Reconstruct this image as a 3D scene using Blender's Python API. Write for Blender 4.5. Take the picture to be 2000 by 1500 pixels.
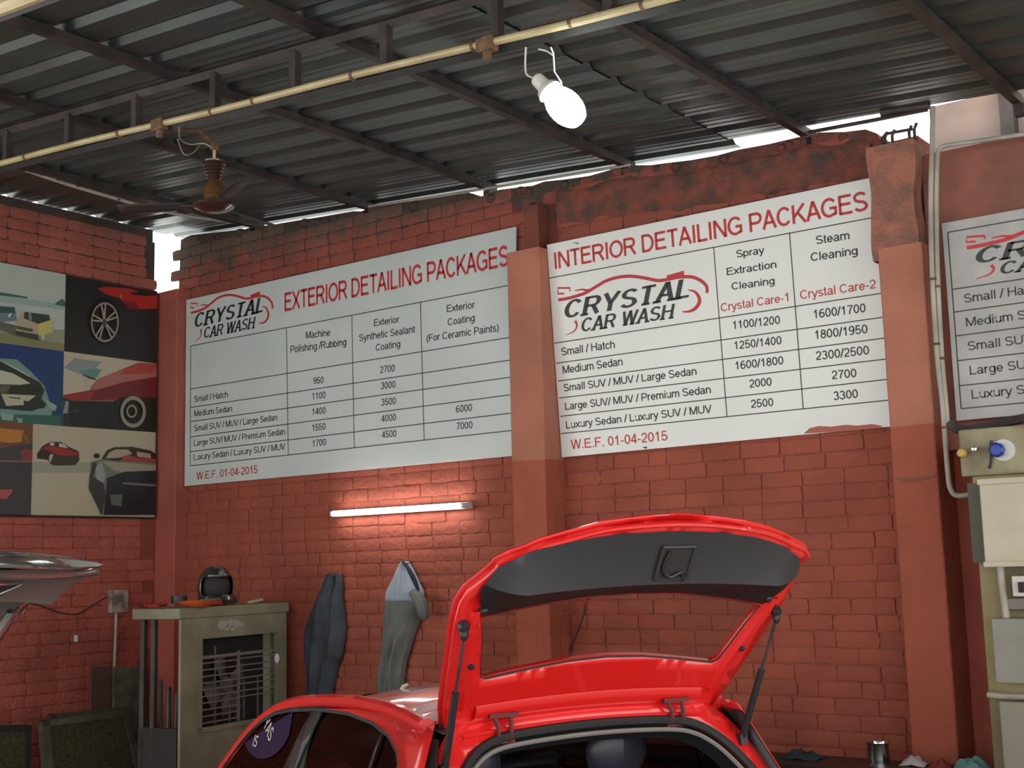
import bpy, math, random
from mathutils import Vector, Matrix, noise
from mathutils.geometry import delaunay_2d_cdt

for o in list(bpy.data.objects): bpy.data.objects.remove(o)
SC = bpy.context.scene
COL = SC.collection
rnd = random.Random(7)

# ------------------------------------------------------------------ camera
YAW, PITCH, ROLL, FPX = 0.64673666, 0.1417605, -0.026032, 2514.5
CAM = Vector((0, -6.5, 1.9))
FW = Vector((-math.sin(YAW)*math.cos(PITCH), math.cos(YAW)*math.cos(PITCH), math.sin(PITCH)))
_r = Vector((math.cos(YAW), math.sin(YAW), 0)); _u = _r.cross(FW)
RT = _r*math.cos(ROLL) + _u*math.sin(ROLL)
UP = _u*math.cos(ROLL) - _r*math.sin(ROLL)
cam = bpy.data.cameras.new('camera'); camo = bpy.data.objects.new('camera', cam); COL.objects.link(camo)
cam.sensor_width = 36; cam.lens = FPX/2000*36; cam.clip_start = 0.05; cam.clip_end = 200
M = Matrix.Identity(4)
for i in range(3):
    M[i][0] = RT[i]; M[i][1] = UP[i]; M[i][2] = -FW[i]; M[i][3] = CAM[i]
camo.matrix_world = M
SC.camera = camo

# ------------------------------------------------------------------ world, lamps, exposure
w = bpy.data.worlds.new('overcast_sky'); SC.world = w; w.use_nodes = True
bg = w.node_tree.nodes['Background']; bg.inputs[0].default_value = (1.0, 0.985, 0.96, 1); bg.inputs[1].default_value = 2.75
SC.view_settings.view_transform = 'Standard'; SC.view_settings.look = 'None'
SC.view_settings.gamma = 1; SC.view_settings.use_curve_mapping = False
SC.view_settings.exposure = 0.0
SC.cycles.max_bounces = 8; SC.cycles.transparent_max_bounces = 12
SC.cycles.sample_clamp_indirect = 6
SC.cycles.use_denoising = True
TUBE_E, BULB_E = 17.0, 36.0

# measuring helpers: the ray of a photo pixel meets a plane at a real distance
def ray(x, y): return FW + RT*((x-1000)/FPX) - UP*((y-750)/FPX)
def on_y(x, y, Y):
    d = ray(x, y); return CAM + d*((Y-CAM.y)/d.y)
def on_x(x, y, X):
    d = ray(x, y); return CAM + d*((X-CAM.x)/d.x)
def on_z(x, y, Z):
    d = ray(x, y); return CAM + d*((Z-CAM.z)/d.z)
def on_pl(x, y, p, n):
    d = ray(x, y); return CAM + d*(n.dot(p-CAM)/n.dot(d))

# ------------------------------------------------------------------ materials
def nd(nt, t, **k):
    n = nt.nodes.new(t)
    for a, b in k.items(): setattr(n, a, b)
    return n
def mat(name, col, rough=0.6, metal=0.0, var=0.0, scale=6.0, bump=0.0, bscale=40.0, coat=0.0, col2=None, emit=0.0, detail=6.0, objvar=0.0, spec=None):
    m = bpy.data.materials.new(name); m.use_nodes = True; nt = m.node_tree; b = nt.nodes['Principled BSDF']
    b.inputs['Base Color'].default_value = (*col, 1); b.inputs['Roughness'].default_value = rough
    b.inputs['Metallic'].default_value = metal
    if spec is not None: b.inputs['Specular IOR Level'].default_value = spec
    if coat: b.inputs['Coat Weight'].default_value = coat; b.inputs['Coat Roughness'].default_value = 0.04
    if emit:
        b.inputs['Emission Color'].default_value = (*col, 1); b.inputs['Emission Strength'].default_value = emit
    tc = nd(nt, 'ShaderNodeNewGeometry')
    if var or col2:
        n = nd(nt, 'ShaderNodeTexNoise'); n.inputs['Scale'].default_value = scale; n.inputs['Detail'].default_value = detail
        nt.links.new(tc.outputs['Position'], n.inputs['Vector'])
        r = nd(nt, 'ShaderNodeValToRGB'); nt.links.new(n.outputs['Fac'], r.inputs[0])
        c2 = col2 if col2 else tuple(c*(1-var) for c in col)
        c1 = col if col2 else tuple(min(1, c*(1+var)) for c in col)
        r.color_ramp.elements[0].position = 0.35; r.color_ramp.elements[1].position = 0.65
        r.color_ramp.elements[0].color = (*c2, 1); r.color_ramp.elements[1].color = (*c1, 1)
        out = r.outputs[0]
        if objvar:
            oi = nd(nt, 'ShaderNodeObjectInfo'); mr = nd(nt, 'ShaderNodeMapRange')
            mr.inputs[3].default_value = 1-objvar; mr.inputs[4].default_value = 1+objvar*0.6
            nt.links.new(oi.outputs['Random'], mr.inputs[0])
            hs = nd(nt, 'ShaderNodeHueSaturation'); nt.links.new(mr.outputs[0], hs.inputs['Value']); nt.links.new(out, hs.inputs['Color']); out = hs.outputs[0]
        nt.links.new(out, b.inputs['Base Color'])
    if bump:
        n2 = nd(nt, 'ShaderNodeTexNoise'); n2.inputs['Scale'].default_value = bscale; n2.inputs['Detail'].default_value = 5
        nt.links.new(tc.outputs['Position'], n2.inputs['Vector'])
        bp = nd(nt, 'ShaderNodeBump'); bp.inputs['Strength'].default_value = bump; bp.inputs['Distance'].default_value = 0.02
        nt.links.new(n2.outputs['Fac'], bp.inputs['Height']); nt.links.new(bp.outputs[0], b.inputs['Normal'])
    return m
def glass(name, tint, rough=0.02, ior=1.45):
    m = bpy.data.materials.new(name); m.use_nodes = True; nt = m.node_tree; nt.nodes.clear()
    o = nd(nt, 'ShaderNodeOutputMaterial'); mx = nd(nt, 'ShaderNodeMixShader'); t = nd(nt, 'ShaderNodeBsdfTransparent')
    g = nd(nt, 'ShaderNodeBsdfGlossy'); lw = nd(nt, 'ShaderNodeLayerWeight'); lw.inputs[0].default_value = .5; pw = nd(nt, 'ShaderNodeMath', operation='POWER'); pw.inputs[1].default_value = 4.5; nt.links.new(lw.outputs['Facing'], pw.inputs[0]); f = nd(nt, 'ShaderNodeMath', operation='MULTIPLY_ADD'); f.inputs[1].default_value = .55; f.inputs[2].default_value = .04; nt.links.new(pw.outputs[0], f.inputs[0])
    t.inputs[0].default_value = (*tint, 1); g.inputs['Roughness'].default_value = rough
    nt.links.new(f.outputs[0], mx.inputs[0]); nt.links.new(t.outputs[0], mx.inputs[1]); nt.links.new(g.outputs[0], mx.inputs[2]); nt.links.new(mx.outputs[0], o.inputs[0])
    return m
def zmat(name, lo, hi, z0, wob=0.02, rough=0.8, dirt=None, dz0=9, dz1=10):
    """painted masonry: one paint colour below z0, another above it, grime of its own from dz0 to dz1"""
    m = mat(name, lo, rough, bump=0.5, bscale=30); nt = m.node_tree; b = nt.nodes['Principled BSDF']
    g = nd(nt, 'ShaderNodeNewGeometry'); s = nd(nt, 'ShaderNodeSeparateXYZ'); nt.links.new(g.outputs['Position'], s.inputs[0])
    n = nd(nt, 'ShaderNodeTexNoise'); n.inputs['Scale'].default_value = 5; n.inputs['Detail'].default_value = 8; nt.links.new(g.outputs['Position'], n.inputs['Vector'])
    a = nd(nt, 'ShaderNodeMath', operation='MULTIPLY_ADD'); a.inputs[1].default_value = wob*2; nt.links.new(n.outputs['Fac'], a.inputs[0]); nt.links.new(s.outputs['Z'], a.inputs[2])
    mr = nd(nt, 'ShaderNodeMapRange'); mr.inputs[1].default_value = z0+wob-.004; mr.inputs[2].default_value = z0+wob+.004; nt.links.new(a.outputs[0], mr.inputs[0])
    mx = nd(nt, 'ShaderNodeMix', data_type='RGBA'); mx.inputs[6].default_value = (*lo, 1); mx.inputs[7].default_value = (*hi, 1); nt.links.new(mr.outputs[0], mx.inputs[0])
    out = mx.outputs[2]
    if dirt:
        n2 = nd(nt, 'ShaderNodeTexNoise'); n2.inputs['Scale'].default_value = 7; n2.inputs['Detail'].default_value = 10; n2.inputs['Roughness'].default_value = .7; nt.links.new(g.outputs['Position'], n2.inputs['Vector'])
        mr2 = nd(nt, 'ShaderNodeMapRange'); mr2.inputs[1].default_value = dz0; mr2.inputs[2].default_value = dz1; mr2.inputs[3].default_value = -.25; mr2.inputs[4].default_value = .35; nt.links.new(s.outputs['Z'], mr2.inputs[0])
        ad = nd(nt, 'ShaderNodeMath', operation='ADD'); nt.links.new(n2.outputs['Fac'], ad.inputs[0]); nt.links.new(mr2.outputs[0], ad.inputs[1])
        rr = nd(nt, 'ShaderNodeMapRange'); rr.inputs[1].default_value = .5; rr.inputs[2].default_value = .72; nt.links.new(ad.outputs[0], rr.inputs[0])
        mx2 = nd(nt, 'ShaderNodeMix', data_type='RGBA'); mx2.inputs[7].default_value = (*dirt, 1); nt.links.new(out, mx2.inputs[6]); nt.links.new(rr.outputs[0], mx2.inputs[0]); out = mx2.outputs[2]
    v = nd(nt, 'ShaderNodeTexNoise'); v.inputs['Scale'].default_value = 2.5; v.inputs['Detail'].default_value = 8; nt.links.new(g.outputs['Position'], v.inputs['Vector'])
    oi = nd(nt, 'ShaderNodeObjectInfo')
    m1 = nd(nt, 'ShaderNodeMapRange'); m1.inputs[1].default_value = .3; m1.inputs[2].default_value = .7; m1.inputs[3].default_value = .82; m1.inputs[4].default_value = 1.15; nt.links.new(v.outputs['Fac'], m1.inputs[0])
    m2 = nd(nt, 'ShaderNodeMapRange'); m2.inputs[3].default_value = .93; m2.inputs[4].default_value = 1.06; nt.links.new(oi.outputs['Random'], m2.inputs[0])
    mm = nd(nt, 'ShaderNodeMath', operation='MULTIPLY'); nt.links.new(m1.outputs[0], mm.inputs[0]); nt.links.new(m2.outputs[0], mm.inputs[1])
    hs = nd(nt, 'ShaderNodeHueSaturation'); nt.links.new(mm.outputs[0], hs.inputs['Value']); nt.links.new(out, hs.inputs['Color'])
    nt.links.new(hs.outputs[0], b.inputs['Base Color'])
    return m

RED_LO, RED_HI = (0.33, 0.080, 0.046), (0.43, 0.165, 0.105)
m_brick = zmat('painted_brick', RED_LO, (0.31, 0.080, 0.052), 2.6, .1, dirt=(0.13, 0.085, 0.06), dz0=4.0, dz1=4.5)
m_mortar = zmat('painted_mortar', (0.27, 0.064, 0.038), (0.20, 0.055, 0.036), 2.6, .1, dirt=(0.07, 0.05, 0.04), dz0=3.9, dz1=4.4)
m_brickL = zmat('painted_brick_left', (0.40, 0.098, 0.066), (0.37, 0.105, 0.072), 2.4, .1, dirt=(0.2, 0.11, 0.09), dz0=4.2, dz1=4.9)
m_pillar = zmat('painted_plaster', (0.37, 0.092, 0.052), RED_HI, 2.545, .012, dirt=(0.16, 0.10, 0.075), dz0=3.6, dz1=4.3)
m_wallR = mat('dirty_pink_plaster', (0.34, 0.12, 0.085), .85, var=.3, scale=3, bump=.4, bscale=20, col2=(0.17, 0.075, 0.055))
m_patch = mat('soot_stained_render', (0.27, 0.075, 0.048), .9, scale=8, col2=(0.085, 0.055, 0.042), bump=1.0, bscale=28, detail=10)
m_crumb = mat('crumbling_render', (0.44, 0.17, 0.115), .9, scale=11, col2=(0.25, 0.125, 0.09), bump=1.0, bscale=45, detail=10)
m_cstr = mat('cement_streak', (0.16, 0.11, 0.08), .9, scale=30, col2=(0.26, 0.09, 0.055))
m_conc = mat('grey_concrete', (0.30, 0.29, 0.27), .75, var=.25, scale=2.5, bump=.3)
m_sheet = mat('galvanised_sheet', (0.145, 0.175, 0.165), .40, metal=.75, scale=1.4, col2=(0.095, 0.115, 0.105), bump=.12, bscale=6)
m_steel = mat('dark_painted_steel', (0.045, 0.034, 0.030), .55, var=.4, scale=8)
m_steelb = mat('black_steel', (0.022, 0.022, 0.02), .5, var=.3, scale=8)
m_pvc = mat('yellowed_pvc', (0.55, 0.47, 0.25), .35, scale=5, col2=(0.42, 0.33, 0.17))
m_pvcw = mat('grey_white_pvc', (0.46, 0.43, 0.36), .45, scale=6, col2=(0.30, 0.28, 0.23))
m_rust = mat('rusty_box', (0.16, 0.09, 0.045), .7, var=.4, scale=20)
m_sign2 = mat('paler_white_sign_sheet', (0.82, 0.85, 0.80), .3, scale=2.0, col2=(0.77, 0.80, 0.76))  # interior board sheet, a paler white than the exterior one
m_sign = mat('white_sign_sheet', (0.62, 0.695, 0.66), .22, scale=2.0, col2=(0.57, 0.64, 0.615), bump=.02, bscale=2)
m_sign3 = mat('grey_sign_sheet', (0.47, 0.46, 0.44), .35, scale=4.0, col2=(0.36, 0.35, 0.34))
m_ink = mat('black_print', (0.028, 0.036, 0.034), .5)
m_inkr = mat('red_print', (0.52, 0.035, 0.035), .5)
m_tube = mat('lit_tube', (1.0, 0.93, 0.90), .5, emit=TUBE_E)
m_bulb = mat('lit_bulb', (0.93, 1.0, 0.96), .5, emit=BULB_E)
m_white = mat('white_plastic', (0.62, 0.61, 0.57), .4)
m_paint = mat('red_car_paint', (0.80, 0.016, 0.014), .32, coat=1.0, metal=.0)
m_paintg = mat('grey_car_paint', (0.26, 0.255, 0.24), .25, coat=1.0, metal=.7)
m_blackp = mat('black_plastic', (0.02, 0.02, 0.022), .42)
m_trimk = mat('charcoal_trim', (0.035, 0.034, 0.038), .45, bump=.05, bscale=200)
m_trimlo = mat('shaded_trim', (0.012, 0.011, 0.012), .6)  # darker copy of the charcoal trim, shade put into the colour
m_trimg = mat('grey_trim', (0.15, 0.142, 0.132), .5)
m_rubber = mat('black_rubber', (0.018, 0.018, 0.018), .6)
m_beige = mat('grey_beige_headliner', (0.22, 0.20, 0.18), .8)
m_seat = mat('dark_blue_seat_vinyl', (0.025, 0.026, 0.04), .35)
m_chrome = mat('chrome', (0.7, 0.7, 0.7), .12, metal=1)
m_cooler = mat('olive_grey_enamel', (0.25, 0.25, 0.165), .55, scale=4, col2=(0.17, 0.17, 0.11), bump=.1, bscale=10)
m_slat = mat('grey_grille_metal', (0.17, 0.155, 0.14), .5)
m_dark = mat('dark_hollow', (0.025, 0.022, 0.02), .8)
m_pad = mat('khaki_wood_wool', (0.10, 0.09, 0.04), .95, scale=60, col2=(0.045, 0.042, 0.02), bump=1.0, bscale=90)
m_padf = mat('dirty_frame', (0.09, 0.085, 0.06), .7, var=.3)
m_glassd = glass('tinted_window', (0.12, 0.13, 0.12), .03, 1.18)
m_glassc = glass('clear_window', (0.80, 0.78, 0.74))

# ------------------------------------------------------------------ mesh helpers
MW = {}
def setp(o, label=None, cat=None, group=None, kind=None):
    if label: o['label'] = label
    if cat: o['category'] = cat
    if group: o['group'] = group
    if kind: o['kind'] = kind
    return o
class MB:
    def __init__(s): s.v = []; s.f = []; s.mi = []; s.cur = 0
    def face(s, idx): s.f.append(tuple(idx)); s.mi.append(s.cur)
    def add(s, vs, fs):
        b = len(s.v); s.v += [Vector(p) for p in vs]
        for f in fs: s.face([b+i for i in f])
    def box(s, c, d, R=None):
        c = Vector(c); vs = []
        for i in (-.5, .5):
            for j in (-.5, .5):
                for k in (-.5, .5):
                    p = Vector((i*d[0], j*d[1], k*d[2]))
                    if R: p = R @ p
                    vs.append(c+p)
        s.add(vs, [(0,1,3,2),(4,6,7,5),(0,4,5,1),(2,3,7,6),(0,2,6,4),(1,5,7,3)]); return s
    def span(s, a, b): # box from corner to corner
        a = Vector(a); b = Vector(b); return s.box((a+b)/2, tuple(abs(x) for x in (b-a)))
    def tube(s, path, r, seg=8, cap=True):
        path = [Vector(p) for p in path]; n = len(path)
        rs = r if isinstance(r, (list, tuple)) else [r]*n
        t0 = (path[1]-path[0]).normalized(); ref = Vector((0,0,1)) if abs(t0.z) < .9 else Vector((1,0,0))
        a = t0.cross(ref).normalized(); base = len(s.v)
        for i, p in enumerate(path):
            if i == 0: t = path[1]-path[0]
            elif i == n-1: t = path[-1]-path[-2]
            else: t = path[i+1]-path[i-1]
            t.normalize(); a = (a - t*a.dot(t)).normalized(); b = t.cross(a)
            for k in range(seg):
                an = 2*math.pi*k/seg; s.v.append(p + (a*math.cos(an)+b*math.sin(an))*rs[i])
        for i in range(n-1):
            for k in range(seg):
                k2 = (k+1) % seg
                s.face((base+i*seg+k, base+i*seg+k2, base+(i+1)*seg+k2, base+(i+1)*seg+k))
        if cap:
            s.face([base+k for k in range(seg)][::-1]); s.face([base+(n-1)*seg+k for k in range(seg)])
        return s
    def lathe(s, prof, o=(0,0,0), axis=(0,0,1), seg=20):
        o = Vector(o); ax = Vector(axis).normalized(); ref = Vector((1,0,0)) if abs(ax.x) < .9 else Vector((0,1,0))
        a = ax.cross(ref).normalized(); b = ax.cross(a); base = len(s.v); n = len(prof)
        for r, h in prof:
            for k in range(seg):
                an = 2*math.pi*k/seg; s.v.append(o + ax*h + (a*math.cos(an)+b*math.sin(an))*r)
        for i in range(n-1):
            for k in range(seg):
                k2 = (k+1) % seg
                s.face((base+i*seg+k, base+i*seg+k2, base+(i+1)*seg+k2, base+(i+1)*seg+k))
        s.face([base+k for k in range(seg)][::-1]); s.face([base+(n-1)*seg+k for k in range(seg)])
        return s
    def prism(s, pts, n): # polygon pts extruded by vector n
        n = Vector(n); k = len(pts); b = len(s.v); s.v += [Vector(p) for p in pts] + [Vector(p)+n for p in pts]
        s.face([b+i for i in range(k)][::-1]); s.face([b+k+i for i in range(k)])
        for i in range(k): s.face((b+i, b+(i+1) % k, b+k+(i+1) % k, b+k+i))
        return s
    def poly(s, pts):
        b = len(s.v); s.v += [Vector(p) for p in pts]; s.face([b+i for i in range(len(pts))]); return s
    def grid(s, rows):
        b = len(s.v); m = len(rows[0])
        for r in rows: s.v += [Vector(p) for p in r]
        for i in range(len(rows)-1):
            for j in range(m-1): s.face((b+i*m+j, b+i*m+j+1, b+(i+1)*m+j+1, b+(i+1)*m+j))
        return s
    def ell(s, c, r, R=None, seg=16, rings=10):
        c = Vector(c); rows = []
        for i in range(rings+1):
            t = math.pi*i/rings; row = []
            for k in range(seg+1):
                a = 2*math.pi*k/seg; p = Vector((r[0]*math.sin(t)*math.cos(a), r[1]*math.sin(t)*math.sin(a), r[2]*math.cos(t)))
                if R: p = R @ p
                row.append(c+p)
            rows.append(row)
        return s.grid(rows)
    def mesh(s, name, mats, smooth=35):
        me = bpy.data.meshes.new(name); me.from_pydata([tuple(v) for v in s.v], [], s.f)
        for m_ in mats: me.materials.append(m_)
        me.polygons.foreach_set('material_index', s.mi)
        if smooth:
            me.polygons.foreach_set('use_smooth', [True]*len(me.polygons)); me.update(); me.set_sharp_from_angle(angle=math.radians(smooth))
        me.update(); return me
    def build(s, name, m_, parent=None, local=False, label=None, cat=None, group=None, kind=None, smooth=35, solid=0, off=-1, bevel=0):
        mats = m_ if isinstance(m_, (list, tuple)) else [m_]
        o = bpy.data.objects.new(name, s.mesh(name, mats, smooth)); COL.objects.link(o)
        MW[o] = Matrix.Identity(4)
        if parent:
            o.parent = parent
            if local: MW[o] = MW[parent].copy()
            else: o.matrix_parent_inverse = MW[parent].inverted()
        if solid:
            md = o.modifiers.new('thickness', 'SOLIDIFY'); md.thickness = solid; md.offset = off
        if bevel:
            md = o.modifiers.new('bevel', 'BEVEL'); md.width = bevel; md.segments = 2; md.limit_method = 'ANGLE'; md.angle_limit = math.radians(50)
        return setp(o, label, cat, group, kind)
def thing(name, label, cat, loc=(0,0,0), rz=0, group=None, kind=None):
    o = bpy.data.objects.new(name, None); COL.objects.link(o); o.location = loc; o.rotation_euler = (0, 0, rz)
    o.empty_display_size = .1
    MW[o] = Matrix.Translation(Vector(loc)) @ Matrix.Rotation(rz, 4, 'Z')
    return setp(o, label, cat, group, kind)
def inside(p, poly):
    c = False; n = len(poly); j = n-1
    for i in range(n):
        a, b = poly[i], poly[j]
        if (a[1] > p[1]) != (b[1] > p[1]) and p[0] < (b[0]-a[0])*(p[1]-a[1])/(b[1]-a[1])+a[0]: c = not c
        j = i
    return c
def panel(mb, outline, holes, mapf, step=.08, flip=False):
    """flat outline with holes, filled with a fine net and bent onto a surface by mapf"""
    loops = [outline]+list(holes); vs = []; es = []
    for lp in loops:
        pts = []
        for i in range(len(lp)):
            a, b = lp[i], lp[(i+1) % len(lp)]; L = math.hypot(b[0]-a[0], b[1]-a[1]); k = max(1, int(L/step))
            for q in range(k): pts.append((a[0]+(b[0]-a[0])*q/k, a[1]+(b[1]-a[1])*q/k))
        b0 = len(vs); vs += pts; es += [(b0+i, b0+(i+1) % len(pts)) for i in range(len(pts))]
    xs = [p[0] for p in outline]; ys = [p[1] for p in outline]
    nx = int((max(xs)-min(xs))/step)+1; ny = int((max(ys)-min(ys))/step)+1
    bp = list(vs)
    for i in range(nx):
        for j in range(ny):
            p = (min(xs)+(i+.5)*step, min(ys)+(j+.5)*step)
            if inside(p, outline) and not any(inside(p, h) for h in holes) and min((p[0]-q[0])**2+(p[1]-q[1])**2 for q in bp) > (step*.45)**2: vs.append(p)
    r = delaunay_2d_cdt([Vector(p) for p in vs], es, [], 0, 1e-6)
    V, F = r[0], r[2]; fs = []
    for f in F:
        c = sum((V[i] for i in f), Vector((0, 0)))/len(f)
        if inside(c, outline) and not any(inside(c, h) for h in holes): fs.append(tuple(f[::-1]) if flip else tuple(f))
    mb.add([mapf(p[0], p[1]) for p in V], fs)
    return mb
def smoothpath(pts, k=4):
    """Catmull-Rom through points of any dimension"""
    n = len(pts); out = []
    for i in range(n-1):
        p0 = pts[max(i-1, 0)]; p1 = pts[i]; p2 = pts[i+1]; p3 = pts[min(i+2, n-1)]
        for q in range(k):
            t = q/k
            out.append(tuple(.5*((2*b)+(-a+c)*t+(2*a-5*b+4*c-d)*t*t+(-a+3*b-3*c+d)*t*t*t) for a, b, c, d in zip(p0, p1, p2, p3)))
    out.append(tuple(pts[-1])); return out

# ------------------------------------------------------------------ setting: floor, walls, roof
XL = -8.36            # face of the left wall
b = MB(); b.span((-9.2, -12, -.12), (4, .4, 0)); b.build('floor', m_conc, kind='structure')

def roof_z(x): return 4.44 + .07*(-5.1-x)     # underside of the roof sheets (valleys)

# top of the back wall, ragged, measured along the gap under the roof
topline = [(-8.37, 4.16), (-8.255, 4.16), (-8.235, 4.60)] + [(p.x, p.z) for p in (on_y(x, y, 0) for x, y in
    ((372, 459), (478, 447), (497, 441), (520, 440), (540, 437), (580, 430), (620, 424), (660, 417), (690, 412), (705, 412), (735, 402), (800, 393), (872, 381), (912, 375), (940, 383), (975, 370),
     (1040, 362), (1062, 354), (1100, 350), (1150, 343), (1205, 327), (1240, 322), (1270, 322), (1300, 318), (1350, 312), (1400, 303), (1440, 292), (1500, 281), (1555, 268),
     (1600, 258), (1650, 257), (1690, 252), (1712, 260), (1722, 280)))]
topline.append((-2.2, topline[-1][1]))
def top_at(x):
    for (a, za), (c, zc) in zip(topline, topline[1:]):
        if a <= x <= c: return za+(zc-za)*(x-a)/max(1e-6, c-a)
    return topline[-1][1]
YM = 0.005  # mortar face, bricks stand a few mm proud
b = MB(); pts = [(-8.37, YM, 0), (-2.2, YM, 0)] + [(x, YM, z) for x, z in reversed(topline)]
b.prism([Vector(p) for p in pts], (0, .2, 0)); wall_back = b.build('wall_back', m_mortar, kind='structure', smooth=0)

def brick_mesh(i, L=.2345, H=.0785, D=.03, m_=None):
    r = random.Random(100+i); mb = MB(); nx, nz = 6, 3; rows = []
    for a in range(nz+1):
        row = []
        for c in range(nx+1):
            x = (c/nx-.5)*L; z = (a/nz-.5)*H
            e = (abs(c/nx-.5) > .49) or (abs(a/nz-.5) > .49)
            corner = (abs(c/nx-.5) > .49) and (abs(a/nz-.5) > .49)
            x += r.uniform(-.004, .004); z += r.uniform(-.0035, .0035)
            if corner: x *= .975; z *= .93
            row.append((x, (-D/2+.003 if e else -D/2-r.uniform(0, .0035)), z))
        rows.append(row)
    # inner ring slightly pulled to the rim gives the worn arris
    mb.grid(rows); bb = len(mb.v); m = nx+1
    rim = [j for j in range(m)] + [i_*m+nx for i_ in range(1, nz+1)] + [nz*m+j for j in range(nx-1, -1, -1)] + [i_*m for i_ in range(nz-1, 0, -1)]
    for k in rim: p = mb.v[k]; mb.v.append(Vector((p.x*1.0, D/2, p.z)))
    for q in range(len(rim)): mb.face((rim[q], bb+q, bb+(q+1) % len(rim), rim[(q+1) % len(rim)]))
    return mb.mesh('brick', [m_], 50)
brick_meshes = [brick_mesh(i, m_=m_brick) for i in range(8)]
half_meshes = [brick_mesh(20+i, L=.1145, m_=m_brick) for i in range(4)]
def lay_bricks(wall, x0, x1, z0, topf, place, skip, dist, meshes, halfs, m_, limit=296):
    spots = []; row = 0; z = z0
    while z < 4.75:
        x = x0 + (0 if row % 2 else -.12) + rnd.uniform(-.02, .02)
        while x < x1:
            hb = rnd.random() < .12; L = .12 if hb else .24
            cx = x+L/2
            if cx > x0-.02 and cx < x1-.02 and z+.045 < topf(cx)-.004 and not skip(cx, z): spots.append((dist(cx, z), cx, z + .006*noise.noise(Vector((cx*.8, row, 3))), hb))
            x += L
        z += .0855; row += 1
    spots.sort(); stuff = MB()
    for i, (d, x, z, hb) in enumerate(spots):
        me = rnd.choice(halfs if hb else meshes); Mx = place(x, z, rnd.uniform(-.004, .0025)) @ Matrix.Rotation(rnd.uniform(-.012, .012), 4, 'Y')
        if i < limit:
            o = bpy.data.objects.new('brick', me); COL.objects.link(o); o.parent = wall; o.matrix_local = Mx
        else:
            stuff.add([Mx @ v.co for v in me.vertices], [tuple(p.vertices) for p in me.polygons])
    if stuff.v:
        stuff.build('brickwork', m_, wall, kind='stuff', smooth=50)
def skip_back(x, z):
    if 2.62 < z < 3.85 and (-8.1 < x < -4.9 or -4.45 < x < -2.45): return True    # wholly behind the boards
    if -4.75 < x < -4.55 or x > -2.34: return True                                # behind the pillars
    return z < .85 and x > -6.8 
def dist_back(x, z):
    if z < .75: return 50
    return math.sqrt(x*x + 6.5**2) * (1 if z < 2.7 or z > 3.75 else 1)
lay_bricks(wall_back, -8.23, -2.2, .03, top_at, lambda x, z, dy: Matrix.Translation((x, .012+dy, z)), skip_back, dist_back, brick_meshes, half_meshes, m_brick)
# rough mortar and broken brick heaped along the wall head
b = MB()
for x, z in [(x_*.045-8.1, 0) for x_ in range(128)]:
    zt = top_at(x)-.02; r = rnd.uniform(.022, .04)
    b.ell((x, .06+rnd.uniform(-.05, .05), zt-.012+rnd.uniform(-.012, .006)), (r*1.3, r*1.4, r), seg=7, rings=5)
b.build('mortar_cap', m_mortar, wall_back, kind='stuff', smooth=0)
# render patches smeared over the brickwork under the wall head
for (x0, y0, x1, y1) in ((1090, 345, 1700, 425),):
    b = MB(); rows = []
    for j in range(15):
        row = []
        for i in range(70):
            p = on_y(x0+(x1-x0)*i/69, 0, 0); x = on_y(x0+(x1-x0)*i/69, 380-120*i/69, 0).x
            zt = top_at(x)-.012; z = zt-.34*j/14
            n = noise.noise(Vector((x*7, z*9, 1)))+.5*noise.noise(Vector((x*19, z*21, 4)))
            row.append((x, -.012-.018*n-(.01 if 2 < j < 12 else -.02), z+.02*noise.noise(Vector((x*9, 2, z*3)))))
        rows.append(row)
    b.grid(rows); b.build('render_patch', m_patch, wall_back, smooth=60)

# left wall
b = MB(); b.span((XL-.25, -4.2, 0), (XL-.006, -.15, 4.57)); b.span((XL-.25, -.15, 0), (XL-.006, 0.004, 4.16)); b.span((XL-.04, -4.2, 4.55), (XL-.0065, -.17, 4.669)); wall_left = b.build('wall_left', m_mortar, kind='structure', smooth=0)
mL = [brick_mesh(40+i, m_=m_brickL) for i in range(6)]; hL = [brick_mesh(60+i, L=.1145, m_=m_brickL) for i in range(3)]
def placeL(y, z, d): return Matrix.Translation((XL-.014-d, y, z)) @ Matrix.Rotation(math.pi/2, 4, 'Z')
lay_bricks(wall_left, -4.2, -.15, .03, lambda y: 4.66, placeL, lambda y, z: 2.5 < z < 4.05 and y > -2.2, lambda y, z: (50 if (z < .7 or y < -1.8) else 8+abs(y+1)), mL, hL, m_brickL, 290)

# roof: each corrugated sheet is a part of the ceiling
ceiling = thing('ceiling', None, None, kind='structure')
PITCH_R = .25
def rib(y):
    t = (y/PITCH_R) % 1.0
    if t < .14: return t/.14
    if t < .26: return 1.0
    if t < .40: return 1-(t-.26)/.14
    return .10 if .52 < t < .58 or .78 < t < .84 else 0.0
sheet_no = 0
def sheet(y0, y1, x0, x1, dz=0.0):
    b = MB(); ys = []
    y = y0
    k0 = math.floor(y0/PITCH_R)
    cuts = [0, .14, .26, .40, .50, .52, .58, .60, .76, .78, .84, .86]
    k = k0
    while k*PITCH_R < y1+PITCH_R:
        for c in cuts:
            yy = (k+c)*PITCH_R
            if y0 <= yy <= y1: ys.append(yy)
        k += 1
    ys = sorted(set([y0, y1]+ys)); rows = []
    for i in range(13):
        x = x0+(x1-x0)*i/12
        rows.append([(x, yy, roof_z(x)+dz+.028*rib(yy+1e-6)+.004*noise.noise(Vector((x*.7, yy*1.3, 0)))) for yy in ys])
    b.grid(rows)
    return b.build('roof_sheet', m_sheet, ceiling, smooth=25, solid=.0012, off=1)
yy = .06
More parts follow.
